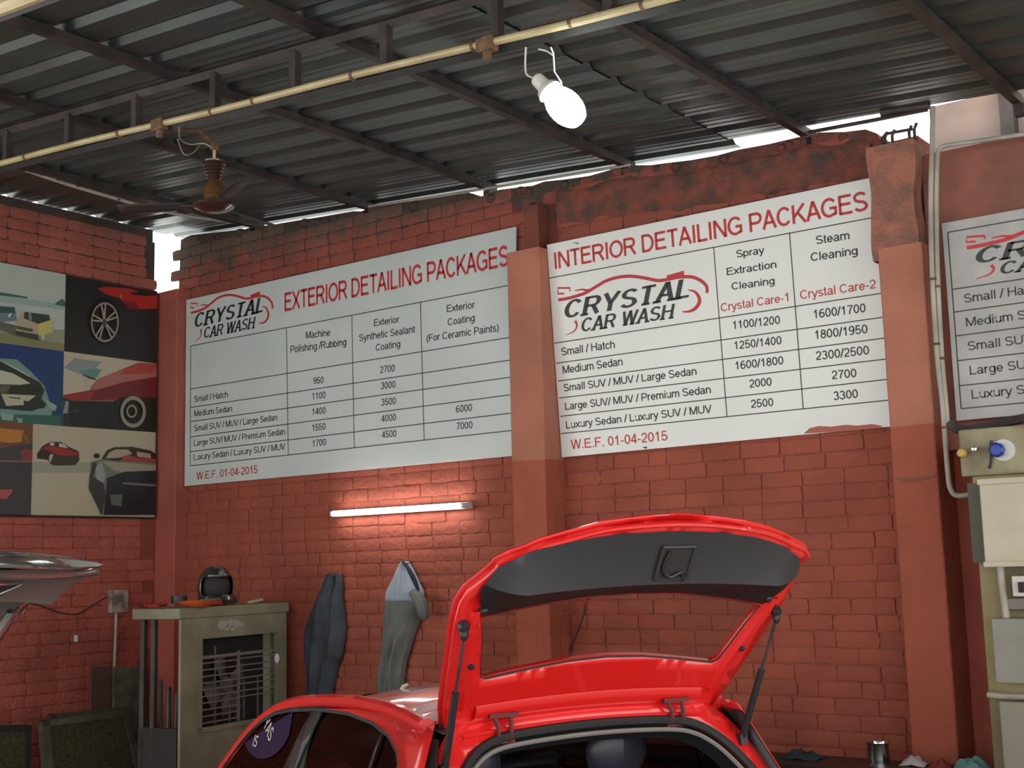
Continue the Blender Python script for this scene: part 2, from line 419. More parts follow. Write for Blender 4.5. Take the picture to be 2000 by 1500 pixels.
while yy > -9.5:
    sheet(max(yy-1.06, -9.6), yy+(.12 if yy > 0 else 0), -8.42, -3.3, dz=rnd.uniform(0, .006))
    sheet(max(yy-1.06, -9.6), yy, -3.45, 2.2, dz=.006+rnd.uniform(0, .004))
    yy -= 1.0
# purlins under the sheets, running towards the back wall
for x in (-7.39, -6.195, -5.10, -4.02, -2.83, -1.70, -.55, .6):
    b = MB(); z = roof_z(x)
    b.span((x-.022, -9.4, z-.048), (x+.022, .12, z-.002)); b.box((x+.016, 0.03, z-.09), (.05, .05, .06))
    for q in range(22):    # bolts and wire stubs along the purlin
        yb = -.3-q*.27; b.box((x-.02, yb, z-.012), (.03, .035, .02))
    b.build('purlin', m_steel, ceiling, smooth=0)
# flat bar closing the gap under the sheets along the wall
b = MB(); b.tube([on_y(720, 403, .0), on_y(860, 383, .0), on_y(1050, 352, .0), on_y(1230, 322, .0)], .009, 6); b.build('edge_strip', m_pvcw, ceiling)
b = MB(); b.tube([on_y(1560, 262, .03), on_y(1700, 236, .03), on_y(1812, 214, .03)], .011, 6); b.build('edge_strip', m_steel, ceiling)
b = MB(); b.tube([on_y(1722, 220, -.02), on_y(1760, 213, -.02), on_y(1815, 206, -.02)], [.03, .024, .02], 8); b.build('ridge_bracket', m_steel, ceiling)

# roof trusses: top chord, posts and bottom chord; light pipes run along the first
def truss(YT, label, xs, x0, x1, flip=0):
    t = thing('roof_truss', label, 'truss', (0, YT, 0))
    def zb(x): return 4.11-.0737*(x+4.75)
    def zt(x): return roof_z(x)-.05-.025
    b = MB(); b.tube([(x0, YT, zt(x0)), (x1, YT, zt(x1))], .027, 4); b.build('top_chord', m_steel, t, smooth=0)
    b = MB(); b.tube([(x0, YT, zb(x0)), (x1, YT, zb(x1))], .024, 4); b.build('bottom_chord', m_steelb, t, smooth=0)
    for x in xs:
        b = MB(); b.span((x-.02, YT-.02, zb(x)), (x+.02, YT+.02, zt(x))); b.build('post', m_steel, t, smooth=0)
    return t, zb
YT = -2.55
xs_posts = (-7.15, -6.56, -5.96, -5.37, -4.75, -4.19, -3.62, -3.01, -2.47, -1.88, -1.3)
tr1, zb = truss(YT, 'dark steel truss crossing under the metal roof beyond the hanging lit lamp', xs_posts, -8.3, 2.0)
tr2, _ = truss(-3.87, 'second roof truss, its lower bar beside the yellow pipe at the top left corner', (-6.4, -5.8, -5.2, -4.6, -4.0, -3.4, -2.8), -8.3, 2.0)
MB().tube([(-8.2, -3.93, zb(-8.2)-.01), (1.9, -3.93, zb(1.9)-.01)], .03, 10).build('conduit', m_pvc, None, label='thick pipe added along the second truss, yellow in place of the glow at the top left corner', cat='conduit')  # pipe added in yellow in place of the yellow glow in this corner

# ------------------------------------------------------------------ pillars and right-hand wall
def rough_box(mb, x0, x1, y0, y1, z0, z1, amp=.004, nx=4, nz=40, lean=0, seed=0, topr=0):
    """plastered pillar with slightly wandering faces"""
    def rowof(z):
        t = (z-z0)/(z1-z0); k = 1
        pr = [(x0, y1), (x0, y0), ((x0+x1)/2, y0), (x1, y0), (x1, y1)]
        out = []
        for i, (x, y) in enumerate(pr):
            a = amp*(1+6*max(0, t-topr)/(1-topr) if topr and t > topr else 1)
            dx = a*noise.noise(Vector((x*3+seed, y*3, z*4))); dy = a*noise.noise(Vector((x*3, y*3+seed, z*5+9)))
            if topr and t > topr: dx += a*.8*noise.noise(Vector((x*9, seed, z*17)))
            out.append((x+dx, y+(dy if y == y0 else 0), z))
        return out
    rows = [rowof(z0+(z1-z0)*i/nz) for i in range(nz+1)]
    mb.grid(rows); b0 = len(mb.v); mb.v += [Vector(p) for p in rows[-1]]; mb.face(range(b0, b0+5)); return mb
t = thing('pillar', 'middle red plastered pillar between the two large price boards', 'pillar', (-4.65, -.1, 0))
b = MB(); rough_box(b, -4.775, -4.525, -.2, .01, 0, 3.86, seed=3); b.build('shaft', m_pillar, t, smooth=30, bevel=.008)
b = MB(); rough_box(b, -4.70, -4.585, -.11, .01, 3.84, 4.16, seed=8, amp=.006, nz=10); b.build('post_stub', m_mortar, t, smooth=30)
b = MB()
for k in range(7): b.ell((-4.66+.05*rnd.random(), -.09+.04*rnd.random(), 4.15+.03*rnd.random()), (.022, .02, .016), seg=7, rings=5)
b.build('broken_cap', m_mortar, t)
t = thing('pillar', 'right-hand red pillar with crumbling pink top beside the white conduits', 'pillar', (-2.24, -.12, 0))
b = MB(); rough_box(b, -2.362, -2.135, -.25, .01, 0, 3.46, seed=5); b.build('shaft', m_pillar, t, smooth=30, bevel=.008)
b = MB(); rough_box(b, -2.385, -2.155, -.243, .01, 3.40, 4.0, seed=11, amp=.03, nz=34); b.build('crumbling_head', m_crumb, t, smooth=40)
b = MB()
for p in ((1728, 262), (1742, 258), (1785, 245), (1775, 250)):   # reinforcing bars sticking out
    q = on_y(*p, -.12); b.tube([(q.x, q.y, 3.9), (q.x, q.y, q.z-.02), (q.x+.015, q.y, q.z+.01)], .008, 6)
a_, c_ = on_y(1728, 262, -.12), on_y(1782, 252, -.12); b.tube([a_, c_], .008, 6)
b.tube(smoothpath([tuple(on_y(*p, -.11)) for p in ((1730, 262), (1722, 272), (1728, 284), (1745, 290))]), .007, 6)
b.build('rebar', m_steel, t)
t = thing('pillar', 'narrow red corner pillar left of the exterior price board', 'pillar', (-8.25, -.06, 0))
b = MB(); rough_box(b, XL-.005, -8.12, -.115, .0, 0, 4.16, seed=15); b.build('shaft', m_pillar if False else m_brickL, t, smooth=30, bevel=.006)

MB().poly([Vector((x, -.2575, z)) for x, z in ((-2.345, 2.285), (-2.30, 2.268), (-2.24, 2.27), (-2.15, 2.285), (-2.15, 2.298), (-2.23, 2.288), (-2.30, 2.286), (-2.34, 2.296))]).build('cement_streak', m_cstr, t, smooth=0)
# wall right of the pillar
zt = on_y(1840, 296, -.12).z
b = MB(); b.span((-2.15, -.12, 2.42), (2.6, .2, zt)); b.build('wall_right', m_wallR, kind='structure', smooth=0)
b = MB(); b.span((-2.15, 0, 0), (2.6, .2, 2.42)); b.build('wall_right', m_brickL, kind='structure', smooth=0)
m_far = mat('weathered_far_wall', (0.34, 0.25, 0.20), .9, scale=3, col2=(0.24, 0.19, 0.17))
a_ = on_y(1790, 300, .55); b = MB(); b.span((a_.x+.09, .55, 3.2), (3.2, .75, on_y(1900, 190, .55).z)); fw = b.build('wall_outer', m_far, kind='structure', smooth=0)
a_ = on_y(1973, 260, .5); b = MB(); b.span((a_.x-.035, .45, 3.2), (a_.x+.035, .54, on_y(1973, 190, .5).z+.15)); b.build('pipe_post', m_steel, fw, smooth=0)

# ------------------------------------------------------------------ electric pipes
def pipe(name, pts, r, m_, label, cat='conduit', clips=()):
    o = MB().tube(smoothpath([tuple(p) for p in pts], 5), r, 10).build(name, m_, None, label=label, cat=cat)
    for c in clips:
        MB().tube([c+Vector((-.004, 0, 0)) if abs(c.z) > 9 else c-Vector((0, 0, .006)), c+Vector((0, 0, .006))], r*1.35, 8).build('clip', m_rust, o)
    return o
def poly_pipe(name, pts, r, m_, label, cat='conduit'):
    return MB().tube(smoothpath([tuple(p) for p in pts], 4), r, 8).build(name, m_, None, label=label, cat=cat)
P1 = [on_y(*p, -.275) for p in ((1822, 208), (1820, 300), (1818, 400), (1821, 540), (1831, 700), (1840, 780), (1845, 845), (1852, 930), (1857, 956), (1869, 968), (1899, 965))]
pc = pipe('conduit', P1, .0125, m_pvcw, 'white conduit down the right pillar, bending right to the meter boxes', clips=[on_y(1823, 545, -.275), on_y(1830, 672, -.275), on_y(1845, 835, -.275)])
P2 = [on_y(*p, -.265) for p in ((2040, 256), (2000, 262), (1920, 274), (1850, 284), (1836, 291), (1831, 305), (1829, 400), (1831.5, 540), (1840, 700), (1848, 790), (1851, 832))]
pipe('conduit', P2, .0115, m_pvcw, 'pale conduit along the top of the right wall, turning down the pillar', clips=[on_y(1832, 560, -.265), on_y(1842, 700, -.265)])
YP = YT-.045
xs = [-8.2+.35*i for i in range(30)]
pl = MB().tube([(x, YP, zb(x)+.012+.004*math.sin(x*3)) for x in xs], .0165, 10).build('conduit', m_pvc, None, label='long yellowed conduit tied along the truss under the metal roof', cat='conduit')
for x in (-6.3, -5.45, -4.72, -4.42, -3.78, -3.1, -2.62, -2.3):
    MB().tube([(x-.006, YP, zb(x)+.012), (x+.006, YP, zb(x)+.012)], .022, 10).build('clip', m_rust, pl)
for x in (-5.12, -3.03):
    b = MB(); b.box((x, YP, zb(x)+.005), (.085, .05, .06)); b.tube([(x, YP, zb(x)), (x, YP, zb(x)-.06)], .018, 8); b.build('junction_box', m_rust, pl, bevel=.005)
a_ = on_x(50, 332, -7.43)
Q = [on_x(*p, -7.43) for p in ((50, 332), (120, 356), (200, 380), (300, 408), (380, 424))] + [on_y(468, 435, -.04)]
pc2 = pipe('conduit', Q, .0125, m_pvcw, 'white conduit beside the purlin, running to the far wall left of the ceiling fan', clips=[on_x(*p, -7.43) for p in ((80, 342), (110, 352), (150, 365), (230, 390), (290, 405))])

# ------------------------------------------------------------------ hanging lamp, tube light, fan
lc = on_y(1104, 209, -2.5)
t = thing('hanging_lamp', 'lit white bulb lamp hanging by wires from the truss pipe', 'lamp', tuple(lc))
ax = (RT*.55 - UP*.62 - FW*.30).normalized()
b = MB(); L = .075; prof = [(.026, -.098)]+[(.066*math.sqrt(max(0.0, 1-(h/.1)**2)), h) for h in [-.085+.0185*i for i in range(11)]]+[(.004, .0995)]
b.lathe(prof, lc, ax, 24); b.build('bulb', m_bulb, t)
b = MB(); b.lathe([(.02, -.185), (.028, -.175), (.03, -.13), (.045, -.115), (.052, -.095), (.03, -.082)], lc, ax, 20); b.build('lamp_holder', m_white, t)
lt = on_y(1076, 92, YP)
b = MB(); b.tube([lt, on_y(1081, 105, -2.55), on_y(1083, 140, -2.52), lc-ax*.02+Vector((0, 0, .09)), lc+Vector((-.01, 0, .055))], .0032, 6)
b.tube(smoothpath([tuple(p) for p in (on_y(1052, 96, -2.57), on_y(1068, 100, -2.56), on_y(1080, 108, -2.55))]), .003, 6)
b.tube(smoothpath([tuple(p) for p in (on_y(1027, 92, -2.57), on_y(1026, 130, -2.55), on_y(1030, 147, -2.55), lc-ax*.18)]), .004, 6)
b.build('wire', m_white, t)
a_, c_ = on_y(648, 1003, -.1), on_y(903, 988, -.1)
zc_ = (a_.z+c_.z)/2; a_.z = c_.z = zc_
t = thing('tube_light', 'lit fluorescent tube on the brick wall under the exterior price board', 'lamp', tuple((a_+c_)/2))
b = MB(); b.tube([a_+Vector((.02, 0, 0)), c_-Vector((.02, 0, 0))], .019, 14); b.build('glass_tube', m_tube, t)
b = MB(); b.span((a_.x-.01, -.052, zc_-.02), (c_.x+.01, -.002, zc_+.024)); b.build('batten', m_white, t, bevel=.004)
for p in (a_, c_):
    b = MB(); b.box((p.x, -.075, zc_), (.022, .07, .036)); b.build('end_holder', m_white, t, bevel=.004)

fc = on_y(418, 390, -2.2)      # fan axis
m_fan = mat('bronze_fan', (0.16, 0.075, 0.028), .3, metal=.3, var=.2); m_fand = mat('maroon_fan_gloss', (0.045, 0.018, 0.016), .2, coat=.6); m_blade = mat('dull_dark_blade', (0.035, 0.028, 0.025), .6)
def fz(y): return on_y(419, y, -2.2).z
t = thing('ceiling_fan', 'brown ceiling fan with ribbed canopy hanging from the truss', 'fan', (fc.x, fc.y, fz(400)))
b = MB(); b.lathe([(.008, fz(318)), (.008, fz(280))], (fc.x, fc.y, 0)); b.lathe([(.011, fz(345)), (.011, fz(400))], (fc.x, fc.y, 0)); b.build('down_rod', m_pvc, t)
b = MB(); b.tube([(fc.x, fc.y, fz(282)), (fc.x+.02, fc.y-.12, fz(268)), (fc.x+.01, YT, zb(fc.x))], .012, 8); b.box((fc.x, fc.y, fz(286)), (.03, .03, .04)); b.build('hook', m_rust, t)
k = (fz(315)-fz(352))/.06
prof = [(.01, fz(352)), (.03, fz(350))]
for i in range(5):
    z0_ = fz(348-i*6.4); r_ = .030+.0055*i
    prof += [(r_, z0_), (r_+.007, z0_+.004), (r_+.007, z0_+.010), (r_+.001, z0_+.0135)]
prof += [(.055, fz(315)), (.012, fz(314))]
MB().lathe(prof, (fc.x, fc.y, 0), seg=24).build('canopy', m_fand, t)
MB().lathe([(.022, fz(350)), (.034, fz(356)), (.056, fz(368)), (.058, fz(380)), (.050, fz(382)), (.052, fz(390)), (.048, fz(392))][::-1], (fc.x, fc.y, 0), seg=24).build('coupling', m_fan, t)
mo = MB().lathe([(.03, fz(414)), (.07, fz(411)), (.105, fz(404)), (.105, fz(399)), (.075, fz(394)), (.045, fz(391))], (fc.x, fc.y, 0), seg=28).build('motor', m_fand, t)
for k_ in range(3):
    a = math.radians(97+120*k_); d = Vector((math.cos(a), math.sin(a), 0)); n = Vector((-d.y, d.x, 0)); z_ = fz(402)
    b = MB(); rows = []
    for q in range(9):
        r_ = .14+.36*q/8; w_ = .032+.014*math.sin(q/8*2.6)
        rows.append([Vector((fc.x, fc.y, z_))+d*r_+n*(w_*s_)+Vector((0, 0, .01*s_-.004*q/8)) for s_ in (-1, -.3, .4, 1)])
    b.grid(rows); b.build('blade', m_blade, t, solid=.003)
    MB().box(Vector((fc.x, fc.y, z_))+d*.13, (.10, .03, .006), Matrix.Rotation(a, 3, 'Z')).build('blade_bracket', m_steel, t)
b = MB()
b.tube(smoothpath([tuple(p) for p in (on_y(350, 250, YP), on_y(352, 272, -2.4), on_y(372, 282, -2.3), on_y(398, 280, -2.25), on_y(418, 292, -2.2))]), .0035, 6)
b.tube(smoothpath([tuple(p) for p in (on_y(347, 272, YP), on_y(355, 295, -2.45), on_y(364, 303, -2.4), on_y(380, 296, -2.3), on_y(393, 281, -2.2), on_y(412, 285, -2.2))]), .0035, 6)
b.build('wire', m_pvcw, t)

# ------------------------------------------------------------------ price boards
class Plane:
    def __init__(s, p, n, up):
        s.p = Vector(p); s.n = Vector(n).normalized(); s.ez = (Vector(up)-s.n*s.n.dot(Vector(up))).normalized(); s.ex = s.ez.cross(s.n).normalized()
        # n points to the viewer, ex to the viewer's right
    def st(s, x, y):
        q = on_pl(x, y, s.p, s.n)-s.p; return q.dot(s.ex), q.dot(s.ez)
    def at(s, a, c, h=0.0): return s.p+s.ex*a+s.ez*c+s.n*h
def _arc(cx, cy, rx, ry, a0, a1, n=14): return [(cx+rx*math.cos(math.radians(a0+(a1-a0)*i/n)), cy+ry*math.sin(math.radians(a0+(a1-a0)*i/n))) for i in range(n+1)]
# plain grotesque letters as pen strokes: (advance, [strokes]); cap height 1, x height .73
def _glyphs():
    g = {}; A = _arc
    g['A'] = (.92, [[(.06, 0), (.46, 1)], [(.86, 0), (.46, 1)], [(.20, .33), (.72, .33)]])
    g['B'] = (.92, [[(.13, 0), (.13, 1)], [(.13, .94), (.5, .94)]+A(.5, .735, .25, .205, 90, -90)+[(.13, .53)], [(.13, .53), (.52, .53)]+A(.53, .295, .27, .235, 90, -90)+[(.13, .06)]])
    g['C'] = (1.0, [A(.52, .5, .40, .44, 38, 322, 26)])
    g['D'] = (1.0, [[(.13, 0), (.13, 1)], [(.13, .94), (.44, .94)]+A(.44, .5, .42, .44, 90, -90, 20)+[(.13, .06)]])
    g['E'] = (.92, [[(.13, 0), (.13, 1)], [(.13, .94), (.84, .94)], [(.13, .53), (.78, .53)], [(.13, .06), (.86, .06)]])
    g['F'] = (.84, [[(.13, 0), (.13, 1)], [(.13, .94), (.80, .94)], [(.13, .52), (.70, .52)]])
    g['G'] = (1.08, [A(.54, .5, .43, .44, 40, 300, 26)+[(.93, .14)], [(.93, .10), (.93, .46), (.56, .46)]])
    g['H'] = (1.0, [[(.13, 0), (.13, 1)], [(.87, 0), (.87, 1)], [(.13, .53), (.87, .53)]])
    g['I'] = (.38, [[(.19, 0), (.19, 1)]])
    g['K'] = (.94, [[(.13, 0), (.13, 1)], [(.84, 1), (.13, .32)], [(.40, .58), (.88, 0)]])
    g['L'] = (.78, [[(.13, 0), (.13, 1)], [(.13, .06), (.74, .06)]])
    g['M'] = (1.16, [[(.13, 0), (.13, 1)], [(1.03, 0), (1.03, 1)], [(.15, 1), (.58, .03)], [(1.01, 1), (.58, .03)]])
    g['N'] = (1.0, [[(.13, 0), (.13, 1)], [(.87, 0), (.87, 1)], [(.15, .98), (.85, .02)]])
    g['O'] = (1.08, [A(.54, .5, .44, .44, 0, 360, 30)])
    g['P'] = (.92, [[(.13, 0), (.13, 1)], [(.13, .94), (.54, .94)]+A(.54, .69, .28, .25, 90, -90)+[(.13, .44)]])
    g['R'] = (1.0, [[(.13, 0), (.13, 1)], [(.13, .94), (.58, .94)]+A(.58, .715, .27, .225, 90, -90)+[(.13, .49)], [(.56, .49), (.90, 0)]])
    g['S'] = (.92, [A(.46, .725, .33, .215, 25, 180, 12)+A(.45, .72, .32, .20, 190, 245, 5)+A(.48, .27, .32, .22, 65, 0, 6)+A(.47, .27, .35, .21, -5, -160, 12)])
    g['T'] = (.86, [[(.43, 0), (.43, 1)], [(.04, .94), (.82, .94)]])
    g['U'] = (1.0, [[(.13, 1), (.13, .40)]+A(.5, .40, .37, .34, 180, 360, 16)+[(.87, 1)]])
    g['V'] = (.92, [[(.06, 1), (.46, 0)], [(.86, 1), (.46, 0)]])
    g['W'] = (1.30, [[(.06, 1), (.35, 0)], [(.65, 1), (.35, 0)], [(.65, 1), (.95, 0)], [(1.24, 1), (.95, 0)]])
    g['X'] = (.92, [[(.08, 1), (.84, 0)], [(.84, 1), (.08, 0)]])
    g['Y'] = (.92, [[(.06, 1), (.46, .42)], [(.86, 1), (.46, .42)], [(.46, .46), (.46, 0)]])
    g['0'] = (.78, [A(.39, .5, .27, .44, 0, 360, 26)])
    g['1'] = (.78, [[(.44, 0), (.44, 1)], [(.44, .93), (.34, .80), (.16, .70)]])
    g['2'] = (.78, [A(.39, .67, .26, .27, 170, -20, 12)+[(.52, .42), (.22, .22), (.12, .06)], [(.08, .06), (.68, .06)]])
    g['3'] = (.78, [A(.37, .72, .24, .22, 160, -85, 12), A(.37, .28, .28, .23, 88, -165, 14)])
    g['4'] = (.78, [[(.54, 0), (.54, 1)], [(.54, .96), (.08, .27)], [(.05, .27), (.72, .27)]])
    g['5'] = (.78, [[(.66, .94), (.20, .94), (.13, .46)]+A(.38, .32, .28, .26, 140, -165, 16)])
    g['6'] = (.78, [A(.40, .31, .26, .26, 0, 360, 20), A(.47, .45, .35, .49, 62, 180, 12)+[(.13, .31)]])
    g['7'] = (.78, [[(.09, .94), (.68, .94), (.48, .62), (.36, .30), (.31, 0)]])
    g['8'] = (.78, [A(.39, .73, .22, .21, 0, 360, 20), A(.39, .28, .27, .23, 0, 360, 20)])
    g['9'] = (.78, [A(.38, .69, .26, .26, 0, 360, 20), A(.31, .55, .35, .49, -118, 0, 12)+[(.65, .69)]])
    g['/'] = (.40, [[(.03, -.02), (.37, 1.02)]]); g['-'] = (.46, [[(.06, .36), (.40, .36)]]); g['.'] = (.38, [[(.19, 0), (.19, .14)]]); g[' '] = (.38, [])
    g['('] = (.46, [A(.62, .38, .46, .66, 125, 235, 12)]); g[')'] = (.46, [A(-.16, .38, .46, .66, 55, -55, 12)])
    g['a'] = (.78, [A(.37, .50, .25, .19, 155, 20, 10)+[(.61, .42), (.61, .10), (.68, 0)], [(.61, .42), (.34, .37)]+A(.32, .21, .22, .155, 100, 285, 12)+[(.50, .10), (.61, .24)]])
    g['b'] = (.78, [[(.12, 0), (.12, 1)], A(.39, .36, .27, .31, 0, 360, 20)])
    g['c'] = (.70, [A(.38, .36, .27, .31, 40, 320, 18)])
    g['d'] = (.78, [[(.66, 0), (.66, 1)], A(.39, .36, .27, .31, 0, 360, 20)])
    g['e'] = (.78, [[(.12, .36), (.66, .36)]+A(.39, .36, .27, .31, 4, 325, 20)])
    g['g'] = (.78, [A(.39, .37, .27, .30, 0, 360, 20), [(.66, .73), (.66, -.02)]+A(.39, -.03, .27, .21, 0, -155, 12)])
    g['h'] = (.78, [[(.13, 0), (.13, 1)], A(.40, .44, .26, .24, 170, 0, 10)+[(.66, 0)]])
    g['i'] = (.32, [[(.16, 0), (.16, .73)], [(.16, .86), (.16, 1.0)]])
    g['l'] = (.32, [[(.16, 0), (.16, 1)]])
    g['m'] = (1.16, [[(.13, 0), (.13, .73)], A(.36, .46, .23, .22, 170, 0, 10)+[(.59, 0)], A(.81, .46, .22, .22, 170, 0, 10)+[(1.03, 0)]])
    g['n'] = (.78, [[(.13, 0), (.13, .73)], A(.40, .44, .26, .24, 170, 0, 10)+[(.66, 0)]])
    g['o'] = (.78, [A(.39, .365, .28, .31, 0, 360, 20)])
    g['p'] = (.78, [[(.12, -.28), (.12, .73)], A(.39, .36, .27, .31, 0, 360, 20)])
    g['r'] = (.48, [[(.13, 0), (.13, .73)], A(.38, .42, .25, .25, 165, 75, 7)])
    g['s'] = (.70, [A(.35, .53, .23, .145, 25, 250, 12)+A(.36, .20, .24, .15, 65, -155, 14)])
    g['t'] = (.40, [[(.18, .95), (.18, .16), (.24, .06), (.38, .06)], [(.03, .68), (.36, .68)]])
    g['u'] = (.78, [[(.13, .73), (.13, .28)]+A(.39, .29, .26, .23, 180, 350, 10), [(.65, 0), (.65, .73)]])
    g['x'] = (.70, [[(.05, .73), (.65, 0)], [(.65, .73), (.05, 0)]])
    g['y'] = (.70, [[(.05, .73), (.36, .02)], [(.65, .73), (.36, .02), (.28, -.18), (.20, -.24), (.08, -.23)]])
    return g
GLY = _glyphs(); _tc = {}; _ends = {}
def text_mesh(txt, off=0.0, shear=0.0, px=.145, py=.125, slab=False, track=0.0):
    """pen strokes to faces; off widens the pen, shear slants, slab adds feet to upright stems"""
    k = (txt, off, shear, px, py, slab, track)
    if k in _tc: return _tc[k]
    vs, fs = [], []; ends = []; x = 0.0; wx, wy = px/2+off, py/2+off*.8
    for ch in txt:
        adv, strokes = GLY[ch]
        strokes = list(strokes)
        if slab:
            for st in list(strokes):
                if len(st) == 2 and abs(st[0][0]-st[1][0]) < .5 and abs(st[0][1]-st[1][1]) > .8:
                    for q in st:
                        if q[1] < .05: strokes.append([(q[0]-wx*1.7, wy*.5), (q[0]+wx*1.7, wy*.5)])
        for st in strokes:
            n = len(st); b0 = len(vs)
            for i, p in enumerate(st):
                a = Vector(st[max(i-1, 0)]); c = Vector(st[min(i+1, n-1)]); p = Vector(p)
                closed = (Vector(st[0])-Vector(st[-1])).length < 1e-4
                if closed and i in (0, n-1): a, c = Vector(st[-2]), Vector(st[1])
                t1 = (p-a).normalized() if (p-a).length > 1e-6 else (c-p).normalized(); t2 = (c-p).normalized() if (c-p).length > 1e-6 else t1
                t = (t1+t2).normalized(); nn = Vector((-t.y, t.x)); m = 1/max(.6, nn.dot(Vector((-t1.y, t1.x))))
                for sg in (1, -1):
                    q = p+Vector((nn.x*wx, nn.y*wy))*m*sg; vs.append(Vector((x+q.x+shear*q.y, q.y, 0)))
            for i in range(n-1): fs.append((b0+2*i, b0+2*i+1, b0+2*i+3, b0+2*i+2))
        x += adv+track; ends.append(len(fs))
    _tc[k] = (vs, fs); _ends[k] = ends; return _tc[k]
def cap_h(off): return 1.0
def put_text(mb, pl, txt, s0, s1, cap, h=.0012, off=0.0, shear=0.0, width=None, own=None, **kw):
    """baseline from s0 to s1 (board coordinates), cap height in metres"""
    vs, fs = text_mesh(txt, off, shear, **kw); x0 = min(v.x for v in vs); x1 = max(v.x for v in vs)
    d = Vector((s1[0]-s0[0], s1[1]-s0[1])); L = d.length; d.normalize(); u = Vector((-d.y, d.x))
    k = (width if width else L)/(x1-x0); ky = cap/cap_h(off)
    out = []
    for v in vs:
        a = (v.x-x0)*k; c = v.y*ky; out.append(pl.at(s0[0]+d.x*a+u.x*c, s0[1]+d.y*a+u.y*c, h))
    ends = _ends[(txt, off, shear, kw.get('px', .145), kw.get('py', .125), kw.get('slab', False), kw.get('track', 0.0))]
    f0 = 0; i0 = 0
    for i, ch in enumerate(txt+' '):       # every word is a part of its own
        if ch == ' ':
            f1 = ends[i-1] if i else 0
            if f1 > f0:
                use = sorted({j for f in fs[f0:f1] for j in f}); mp = {j: q for q, j in enumerate(use)}
                m2 = MB(); m2.add([out[j] for j in use], [tuple(mp[j] for j in f) for f in fs[f0:f1]]); m2.build('lettering', mb.ink, mb.par, smooth=0)
            f0 = ends[i] if i < len(txt) else f1
class Ink:
    def __init__(s, ink, par): s.ink = ink; s.par = par
def put_line(mk, pl, a, c, w_, h=.001):
    mb = MB()
    a = Vector(a); c = Vector(c); d = (c-a).normalized(); n = Vector((-d.y, d.x))*w_/2
    mb.poly([pl.at(*(a-n), h), pl.at(*(c-n), h), pl.at(*(c+n), h), pl.at(*(a+n), h)]); mb.build('ruled_line', mk.ink, mk.par, smooth=0)
def put_stroke(mk, pl, pts, ws, h=.0012):
    mb = MB()
    pts = [Vector(p) for p in pts]; rows = []
    for i, p in enumerate(pts):
        t_ = (pts[min(i+1, len(pts)-1)]-pts[max(i-1, 0)]).normalized(); n = Vector((-t_.y, t_.x))
        w_ = ws if not isinstance(ws, (list, tuple)) else ws[0]+(ws[1]-ws[0])*i/(len(pts)-1) if len(ws) == 2 else ws[0]+(ws[1]-ws[0])*math.sin(math.pi*min(1, i/(len(pts)-1)))
        rows.append([pl.at(*(p-n*w_/2), h), pl.at(*(p+n*w_/2), h)])
    mb.grid(rows); mb.build('logo_swoosh', mk.ink, mk.par, smooth=0)
LOGO = dict(  # measured on the interior board, crop pixels
    crystal=((205, 680), (1675, 425), 218), wash=((402, 838), (1518, 668), 158),
    main=[(125, 460), (210, 446), (300, 425), (390, 397), (450, 375), (510, 340), (600, 285), (700, 230), (850, 188), (1000, 180), (1150, 200), (1300, 230), (1420, 217), (1550, 190), (1700, 187), (1810, 230), (1880, 300), (1885, 378)],
    block=[(1408, 172), (1610, 112), (1618, 192), (1412, 218)], mark=[(265, 358), (262, 318), (120, 318), (120, 385), (195, 385)],
    branch=[(320, 352), (400, 336), (455, 345), (500, 345)], arc=[(1660, 340), (1740, 362), (1790, 430), (1790, 500), (1740, 565), (1670, 596), (1590, 600)],
    hook=[(325, 705), (345, 765), (310, 830), (210, 877)])
def put_logo(k_, r_, pl, tf):
    """tf maps crop coordinates to board coordinates"""
    a, c, hgt = LOGO['crystal']; s0, s1 = Vector(tf(*a)), Vector(tf(*c)); m = (s1-s0).length/math.hypot(c[0]-a[0], c[1]-a[1])
    s1 = Vector((s1.x, s1.y)); sz = abs(tf(a[0], a[1]-hgt)[1]-tf(*a)[1])
    put_text(k_, pl, 'CRYSTAL', s0, s1, sz*.96, off=.0, shear=.30, px=.27, py=.13, slab=True, track=.13)
    a, c, h2 = LOGO['wash']; put_text(k_, pl, 'CAR WASH', Vector(tf(*a)), Vector(tf(*c)), sz*h2/hgt, off=.0, shear=.30, px=.25, py=.13, slab=True, track=.10)
    S = lambda n, k=4: [tf(*p) for p in smoothpath(LOGO[n], k)]
    put_stroke(r_, pl, S('main'), m*34); put_stroke(r_, pl, [tf(*p) for p in LOGO['mark']], m*20, .0014)
    put_stroke(r_, pl, S('branch'), [m*10, m*30], .0016); put_stroke(r_, pl, S('arc'), [m*8, m*40, 0], .0014); put_stroke(r_, pl, S('hook'), [m*30, m*6], .0014)
    MB().poly([pl.at(*tf(*p), .0018) for p in LOGO['block']]).build('logo_block', r_.ink, r_.par, smooth=0)
def sheet_board(name, pl, corners, m_, label, thick=.012):
    t = thing(name, label, 'sign', tuple(pl.at(*corners[0])))
    b = MB(); b.prism([pl.at(*c, 0) for c in corners][::-1], -pl.n*thick); b.build('board_sheet', m_, t, smooth=0, bevel=.002)
    return t
def board_text(pl, C, rows, mb, dflt=.0):
    for txt, x0, y0, x1, y1, cap, off in rows:
        s0 = pl.st(*C(x0, y0)); s1 = pl.st(*C(x1, y1)); sc = pl.st(*C(x0, y0-cap)); put_text(mb, pl, txt, s0, s1, (sc[1]-s0[1])*1.02, off=off)

